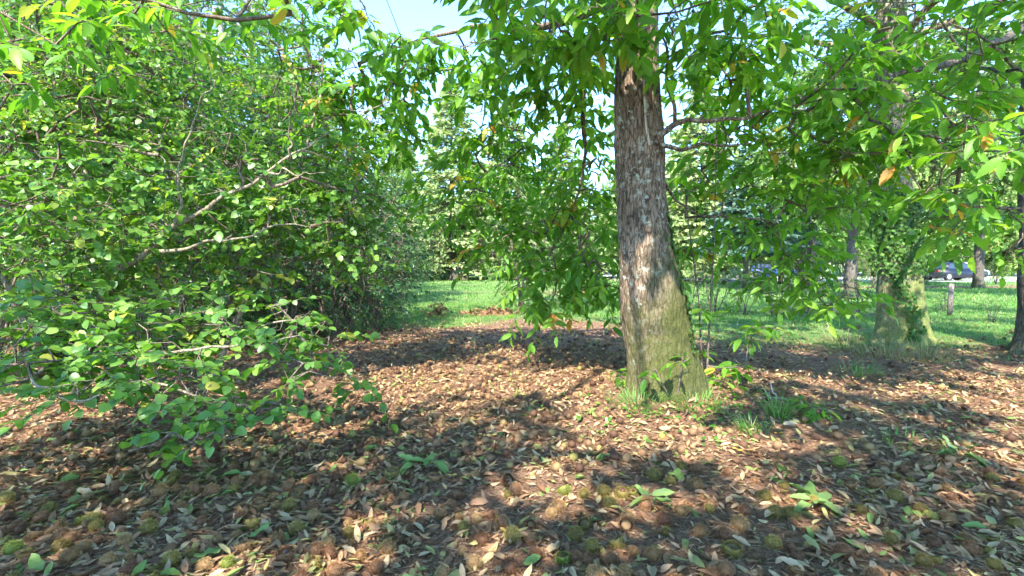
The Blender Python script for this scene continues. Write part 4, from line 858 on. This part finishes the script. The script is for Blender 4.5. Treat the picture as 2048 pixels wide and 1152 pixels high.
tuft(1690, 690, 120, .35, .35, 'tall dry grass left of the ivy-clad tree', 'dry_grass')
tuft(1760, 715, 140, .28, .35, 'sunlit pale grass at the foot of the ivy-clad tree', 'dry_grass')
tuft(1850, 720, 110, .35, .3, 'long grass right of the ivy-clad tree foot', 'dry_grass')
tuft(1720, 750, 90, .2, .25, 'green grass patch in front of the ivy-clad tree')
tuft(1805, 900, 40, .12, .2, 'sparse grass in the litter at the far right')
# small green weeds round the big trunk
k = 380; a = R.normal(size=k) * 1.0 - 1.2; r = .42 + np.abs(R.normal(size=k)) * .35; x = 1.32 + np.cos(a) * r * 1.2; y = 4.2 + np.sin(a) * r
mb = MB(); add_leaves(mb, 'ivy', np.c_[x, y, gz(x, y) + .015 + .03 * R.random(k)], R.normal(size=(k, 3)) * (1, 1, .2), UP + R.normal(size=(k, 3)) * .35, .02 + .025 * R.random(k), R.random(k))
tag(mb.build('weeds', MAT['wall']), 'tiny green weeds round the foot of the big trunk', 'weeds', kind='stuff')

# ------------------------------------------------------------------ leaf litter, fallen leaves and burrs
def litter_density(x, y):
    d = 1 - .9 * sstep(-1.2, 1.2, y - (9.8 - 2.0 * sstep(1, 3.5, x) - 1.3 * sstep(4, 6, x)) - (noise2(x, y, 11) - .5) * 2)
    bare = sstep(.55, .75, noise2(x * .9, y * .9, 44)) * .55
    return d * (1 - bare)
mb = MB()
for y0, y1, dens, s0, s1, shp in ((1.5, 3.2, 1350, .020, .082, 'litter'), (3.2, 5.5, 800, .026, .08, 'litter'), (5.5, 11.5, 260, .04, .09, 'litter_b')):
    k = int((y1 - y0) * y1 * 2.4 * dens); y = y0 + (y1 - y0) * R.random(k); x = (R.random(k) * 2 - 1) * y1 * 1.2
    keep = in_view(x, y, 90) & (R.random(k) < litter_density(x, y)); x, y = x[keep], y[keep]; k = len(x)
    h = k // 2; sz = s0 + (s1 - s0) * R.random(k) ** 1.3
    P = np.c_[x, y, gz(x, y) + .005 + .014 * R.random(k)]; D = R.normal(size=(k, 3)) * (1, 1, .12); N = UP + R.normal(size=(k, 3)) * .32
    N[R.random(k) < .35] *= -1
    add_leaves(mb, 'litter', P[:h], D[:h], N[:h], sz[:h], R.random(h)); add_leaves(mb, 'litter_b', P[h:], D[h:], N[h:], sz[h:], R.random(k - h))
tag(mb.build('leaf_litter', MAT['litter']), 'carpet of small dry brown chestnut leaves covering the ground', 'leaf litter', kind='stuff')
# fine debris: catkin threads, husk hairs, bits of twig
mb = MB(); k = 60000; y = 1.5 + 6.5 * R.random(k) ** 1.3; x = (R.random(k) * 2 - 1) * y * 1.15; P = np.c_[x, y, gz(x, y) + .004 + .01 * R.random(k)]
a = R.random(k) * 6.283; d = np.c_[np.cos(a), np.sin(a), R.normal(size=k) * .12]; l = .02 + .06 * R.random(k) ** 2
frusta(mb, P - d * l[:, None] / 2, P + d * l[:, None] / 2, np.full(k, .0014), np.full(k, .001), 3)
MAT['debris'] = leaf_mat('dry_debris', [(0, (.14, .075, .045)), (.5, (.30, .18, .11)), (1, (.45, .33, .22))], .05, (1, 1, 1), .8, .2)
tag(mb.build('debris', MAT['debris']), 'fine catkin threads and husk hairs scattered over the soil', 'debris', kind='stuff')

ORD = 'first second third fourth fifth sixth seventh eighth ninth tenth eleventh twelfth thirteenth fourteenth fifteenth sixteenth seventeenth eighteenth nineteenth twentieth'.split()
RANK = {}
def rank(key, o, px, text): RANK.setdefault(key, []).append((px, o, text))
def write_ranks():
    for key, lst in RANK.items():
        lst.sort(key=lambda q: q[0]); n = len(lst)
        for i, (_, o, text) in enumerate(lst):
            a, zone = text
            if n == 1: o['label'] = f'{a}, the only one {zone}'
            else:
                w = (ORD[i] + ' from left' if i < n / 2 else (ORD[n - 1 - i] + ' from right' if i < n - 1 else 'rightmost')) if 0 < i else 'leftmost'
                o['label'] = f'{a}, {w} {zone}'
def where(x, y):
    px, py, _ = proj(np.array([[x, y, 0]])); px, py = px[0], py[0]
    row = 'at the very front' if py > 1040 else 'in the front litter' if py > 930 else 'level with trunk foot' if py > 790 else 'behind trunk foot' if py > 700 else 'near the lawn'
    col = 'far left' if px < 400 else 'left of centre' if px < 820 else 'at the centre' if px < 1180 else 'before big trunk' if px < 1440 and py > 790 else 'near big trunk' if px < 1440 else 'right of big trunk' if px < 1750 else 'far right'
    return row + ', ' + col
# individual fallen leaves
def fl_mesh(mt, seed, hw=.17, kind='c'):
    r_ = random.Random(seed); V, F = leaf_shape(9, hw * r_.uniform(.85, 1.25), fch, r_.uniform(.1, .9), r_.uniform(-.35, .4), .07, r_.uniform(.01, .05), .06)
    V = V.copy(); V[:, 0] += .12 * r_.uniform(-1, 1) * V[:, 1] ** 2; b = MB(); b.add(V, F, np.zeros(len(V))); return b.mesh('fallen_leaf', MAT[mt])
FM = {c: [fl_mesh('fallen_' + c, i * 7 + j) for j in range(5)] for i, c in enumerate(('tan', 'brown', 'olive', 'green', 'yellow'))}
cols = (['tan'] * 34 + ['brown'] * 24 + ['olive'] * 22 + ['green'] * 15 + ['yellow'] * 5)
words_ = {'tan': 'curled tan', 'brown': 'dry russet brown', 'olive': 'faded olive', 'green': 'fresh green', 'yellow': 'bright yellow'}
n_ = 0
while n_ < 290:
    y = 1.72 + 2.6 * R.random() ** 1.5; x = (R.random() * 2 - 1) * y * 1.07
    if math.hypot(x - 1.32, y - 4.25) < .5: continue
    c = cols[R.integers(len(cols))]; w = where(x, y); D = R.normal(size=3) * (1, 1, .12); N = UP + R.normal(size=3) * .35; s = (.055 + .055 * R.random()) * (1.3 if c == 'green' else 1)
    p = np.array([x, y, float(gz(x, y)) + .03]); inst('fallen_leaf', FM[c][R.integers(5)], leaf_matrix(p, D, N, s), None, None, 'leaf', 'fallen chestnut leaves in the front litter'); rank((c, 'leaf', w), S.collection.objects[-1], x / y, (f'{words_[c]} fallen leaf', w)); n_ += 1
# fallen green sprigs
for px, py, k, s, lab in ((845, 940, 8, .13, 'pale green fallen leaf sprig left of centre, in sun and shade'), (1625, 1035, 8, .13, 'bright green fallen leaf sprig at the front right'), (1900, 932, 5, .13, 'green fallen leaves lying together at the far right'), (1300, 1020, 4, .12, 'pair of green fallen leaves at the front, before the big trunk')):
    d = CAMZ * FPX / (py - HOR); p = at(px, py, d); p[2] = float(gz(p[0], d)) + .035; o = empty('fallen_sprig', p, lab, 'sprig')
    tw = MB(); dirs = R.normal(size=3) * (1, 1, 0); dirs = dirs / np.linalg.norm(dirs); tube(tw, [p - dirs * .08, p, p + dirs * .08], [.003, .003, .002], 5); tw.build('twig', MAT['twig'], o)
    for j in range(k):
        a = 6.283 * j / k + R.normal() * .3; inst('leaf', FM['green'][j % 5], leaf_matrix(dirs * (.03 * R.normal()) + UP * .01, np.array([math.cos(a), math.sin(a), .12 * R.normal()]), UP + R.normal(size=3) * .3, s * (.8 + .4 * R.random())), o)

# burrs
def burr_geo(spikes, sub, open_=False, seed=0):
    rg = np.random.default_rng(seed); mb = MB(); import bmesh
    bm = bmesh.new(); bmesh.ops.create_icosphere(bm, subdivisions=sub, radius=.84); bm.verts.ensure_lookup_table()
    V = np.array([v.co[:] for v in bm.verts]); F = np.array([[v.index for v in f.verts] for f in bm.faces]); bm.free()
    V = V * (1 + .12 * (noise(V * 2 + seed * 3.1, 2) - .5)[:, None])
    d = nrm(rg.normal(size=(spikes, 3)))
    if open_:
        cz = V[F].mean(1); F = F[~((nrm(cz)[:, 2] > .45) | ((np.abs(cz[:, 0]) < .10) & (cz[:, 2] > .05)))]
        d = d[d[:, 2] < .5]; V[:, :2] *= (1 + .25 * np.maximum(V[:, 2:3], 0))
    mb.add(V, F, np.zeros(len(V))); k = len(d); a = nrm(np.cross(d, rg.normal(size=(k, 3)))); L = 1.02 + .27 * rg.random(k); t_ = nrm(d + rg.normal(size=(k, 3)) * .22)
    b0 = d * .8; w = .026; V = np.stack([b0 - a * w, b0 + a * w, b0 + t_ * (L - .78)[:, None]], 1).reshape(-1, 3); mb.add(V, np.arange(3 * k).reshape(-1, 3), np.zeros(3 * k))
    if open_:
        return mb
    return mb
def burr_mat(name, c0, c1, c2):
    m, n = newmat(name); t = NT(n); f = t.noise(t.coord(), 5, 3); r = t.rnd()
    ln = t.new('ShaderNodeVectorMath', operation='LENGTH'); tc = t.new('ShaderNodeTexCoord'); t.link(tc.outputs['Object'], ln.inputs[0])
    tone = t.ramp(t.math('SUBTRACT', ln.outputs['Value'], .4), [(.40, (.55, .5, .45)), (.52, (1.05, 1, .95)), (.72, (1.7, 1.65, 1.5))])
    c = t.mix(1.0, t.mix(1.0, t.ramp(r, [(0, c0), (.5, c1), (1, c2)]), tone, 'MULTIPLY'), t.ramp(f, [(.3, (.7, .7, .7)), (.7, (1.25, 1.25, 1.2))]), 'MULTIPLY'); t.out(t.principled(c, .7, .25).outputs[0]); return m
BMAT = {'brown': burr_mat('burr_brown', (.12, .058, .03), (.20, .10, .05), (.27, .145, .07)), 'tan': burr_mat('burr_tan', (.22, .12, .05), (.29, .165, .07), (.35, .22, .10)), 'olive': burr_mat('burr_olive', (.15, .11, .03), (.21, .16, .04), (.26, .20, .055)), 'green': burr_mat('burr_green', (.15, .19, .03), (.20, .23, .04), (.22, .22, .055))}
MAT['lining'] = plain('burr_lining', (.24, .16, .085), .8, .1); MAT['nut'] = plain('chestnut_shell', (.11, .035, .02), .25, .6)
BMESH = {c: [burr_geo(820, 3, False, j).mesh('burr', m_) for j in range(3)] for c, m_ in BMAT.items()}
OMESH = {c: [burr_geo(600, 3, True, 10 + j).mesh('husk', m_) for j in range(2)] for c, m_ in BMAT.items()}
lb = MB(); th = np.linspace(0, 2 * math.pi, 13)[:-1]; V = [(0, 0, -.6)]; F = [(0, 1 + a, 1 + (a + 1) % 12) for a in range(12)]
for r_, z_ in ((.4, -.46), (.66, -.1), (.62, .2)): V += [(math.cos(a) * r_, math.sin(a) * r_, z_) for a in th]
for j in range(2):
    for a in range(12): p, q = 1 + j * 12 + a, 1 + j * 12 + (a + 1) % 12; F += [(p, p + 12, q + 12), (p, q + 12, q)]
lb.add(V, F); LINING = lb.mesh('lining', MAT['lining'], smooth=True)
nb_ = MB(); tube(nb_, [(0, 0, -.28), (0, 0, -.2), (0, 0, 0), (0, 0, .18), (0, 0, .3), (0, 0, .38)], [.05, .2, .3, .22, .09, .02], 10); NUT = nb_.mesh('nut', MAT['nut'], smooth=True)
def bdens(x, y):
    px, py, _ = proj(np.c_[x, y, 0 * x]); c = .35 + .65 * np.exp(-((px - 900) / 420) ** 2) * (py < 930) + .35 * (px < 800) * (py > 900)
    c = np.where((px > 1480) & (py < 900), .18, c); return c * np.where(py < 650, 0, 1) * sstep(640, 690, py) * np.where((px < 350) & (py < 850), .2, 1)
k = 5900; y = 1.7 + 8.3 * R.random(k); x = (R.random(k) * 2 - 1) * y * 1.1
keep = (R.random(k) < bdens(x, y) * np.where(y < 3.3, 1.0, .62)) & (np.hypot(x - 1.32, y - 4.25) > .5); x, y = x[keep], y[keep]
# keep burrs apart
ok = []
for i_ in np.argsort(y):
    if all((x[i_] - x[j]) ** 2 + (y[i_] - y[j]) ** 2 > .055 ** 2 for j in ok[-250:]): ok.append(i_)
x, y = x[ok], y[ok]; rest = MB(); low = {}
lv_, lf_ = (lambda b: (np.concatenate(b.v), np.concatenate(b.f)))(burr_geo(110, 1, False, 5))
bw = {'brown': 'dark brown', 'tan': 'tan', 'olive': 'yellowish', 'green': 'bright green'}; stuffP = []
for q in range(len(x)):
    s = .020 + .019 * R.random() ** 1.2; p = Vector((x[q], y[q], float(gz(x[q], y[q])) + s * .80)); u = R.random(); near = y[q] < 3.6
    c = 'brown' if u < .38 else 'tan' if u < .76 else 'olive' if u < .965 else 'green'
    if x[q] > .0 and u > .68 and near: c = 'olive' if u < .94 else 'green'
    if q < 300:
        rot = Matrix.Rotation(R.random() * 6.28, 4, 'Z') @ Matrix.Rotation(R.normal() * .7, 4, 'X'); M_ = Matrix.Translation(p) @ rot @ Matrix.Diagonal((s, s, s * .92, 1)); w = where(x[q], y[q])
        if R.random() < .30:
            o = empty('chestnut_burr', p, None, 'burr', 'chestnut burrs in the front litter'); rank((c, 'split', w), o, x[q] / y[q], (f'split {bw[c]} burr', w)); o.rotation_euler = rot.to_euler(); o.scale = (s * 1.1,) * 3
            inst('husk', OMESH[c][q % 2], Matrix(), o); inst('lining', LINING, Matrix(), o)
            if R.random() < .5: inst('nut', NUT, Matrix.Translation((.12, 0, .1)) @ Matrix.Rotation(.4, 4, 'Y') @ Matrix.Diagonal((1.1, 1.1, 1.1, 1)), o)
        else: rank((c, 'burr', w), inst('chestnut_burr', BMESH[c][q % 3], M_, None, None, 'burr', 'chestnut burrs in the front litter'), x[q] / y[q], (f'{bw[c]} burr', w))
    else: stuffP.append((np.array(p), s, c))
for c in BMAT:
    sel = [(p, s) for p, s, c_ in stuffP if c_ == c]
    if not sel: continue
    for p, s in sel:
        a = R.random() * 6.28; ca, sa = math.cos(a), math.sin(a); V = lv_ @ np.array([[ca, sa, 0], [-sa, ca, 0], [0, 0, 1]]); rest.add(p + V * s * 1.05, lf_, np.full(len(V), {'brown': .08, 'tan': .35, 'olive': .52, 'green': .72}[c] + .1 * R.random()))
mm_, n = newmat('burr_mixed'); t = NT(n); aa = t.new('ShaderNodeAttribute', attribute_name='rnd')
t.out(t.principled(t.ramp(aa.outputs['Fac'], [(.08, (.07, .034, .02)), (.25, (.15, .075, .038)), (.5, (.24, .135, .065)), (.72, (.22, .17, .05)), (1, (.22, .26, .05))]), .75, .2).outputs[0])
tag(rest.build('chestnut_burrs', mm_), 'many brown chestnut burrs strewn further back towards the lawn', 'burrs', kind='stuff')
write_ranks()
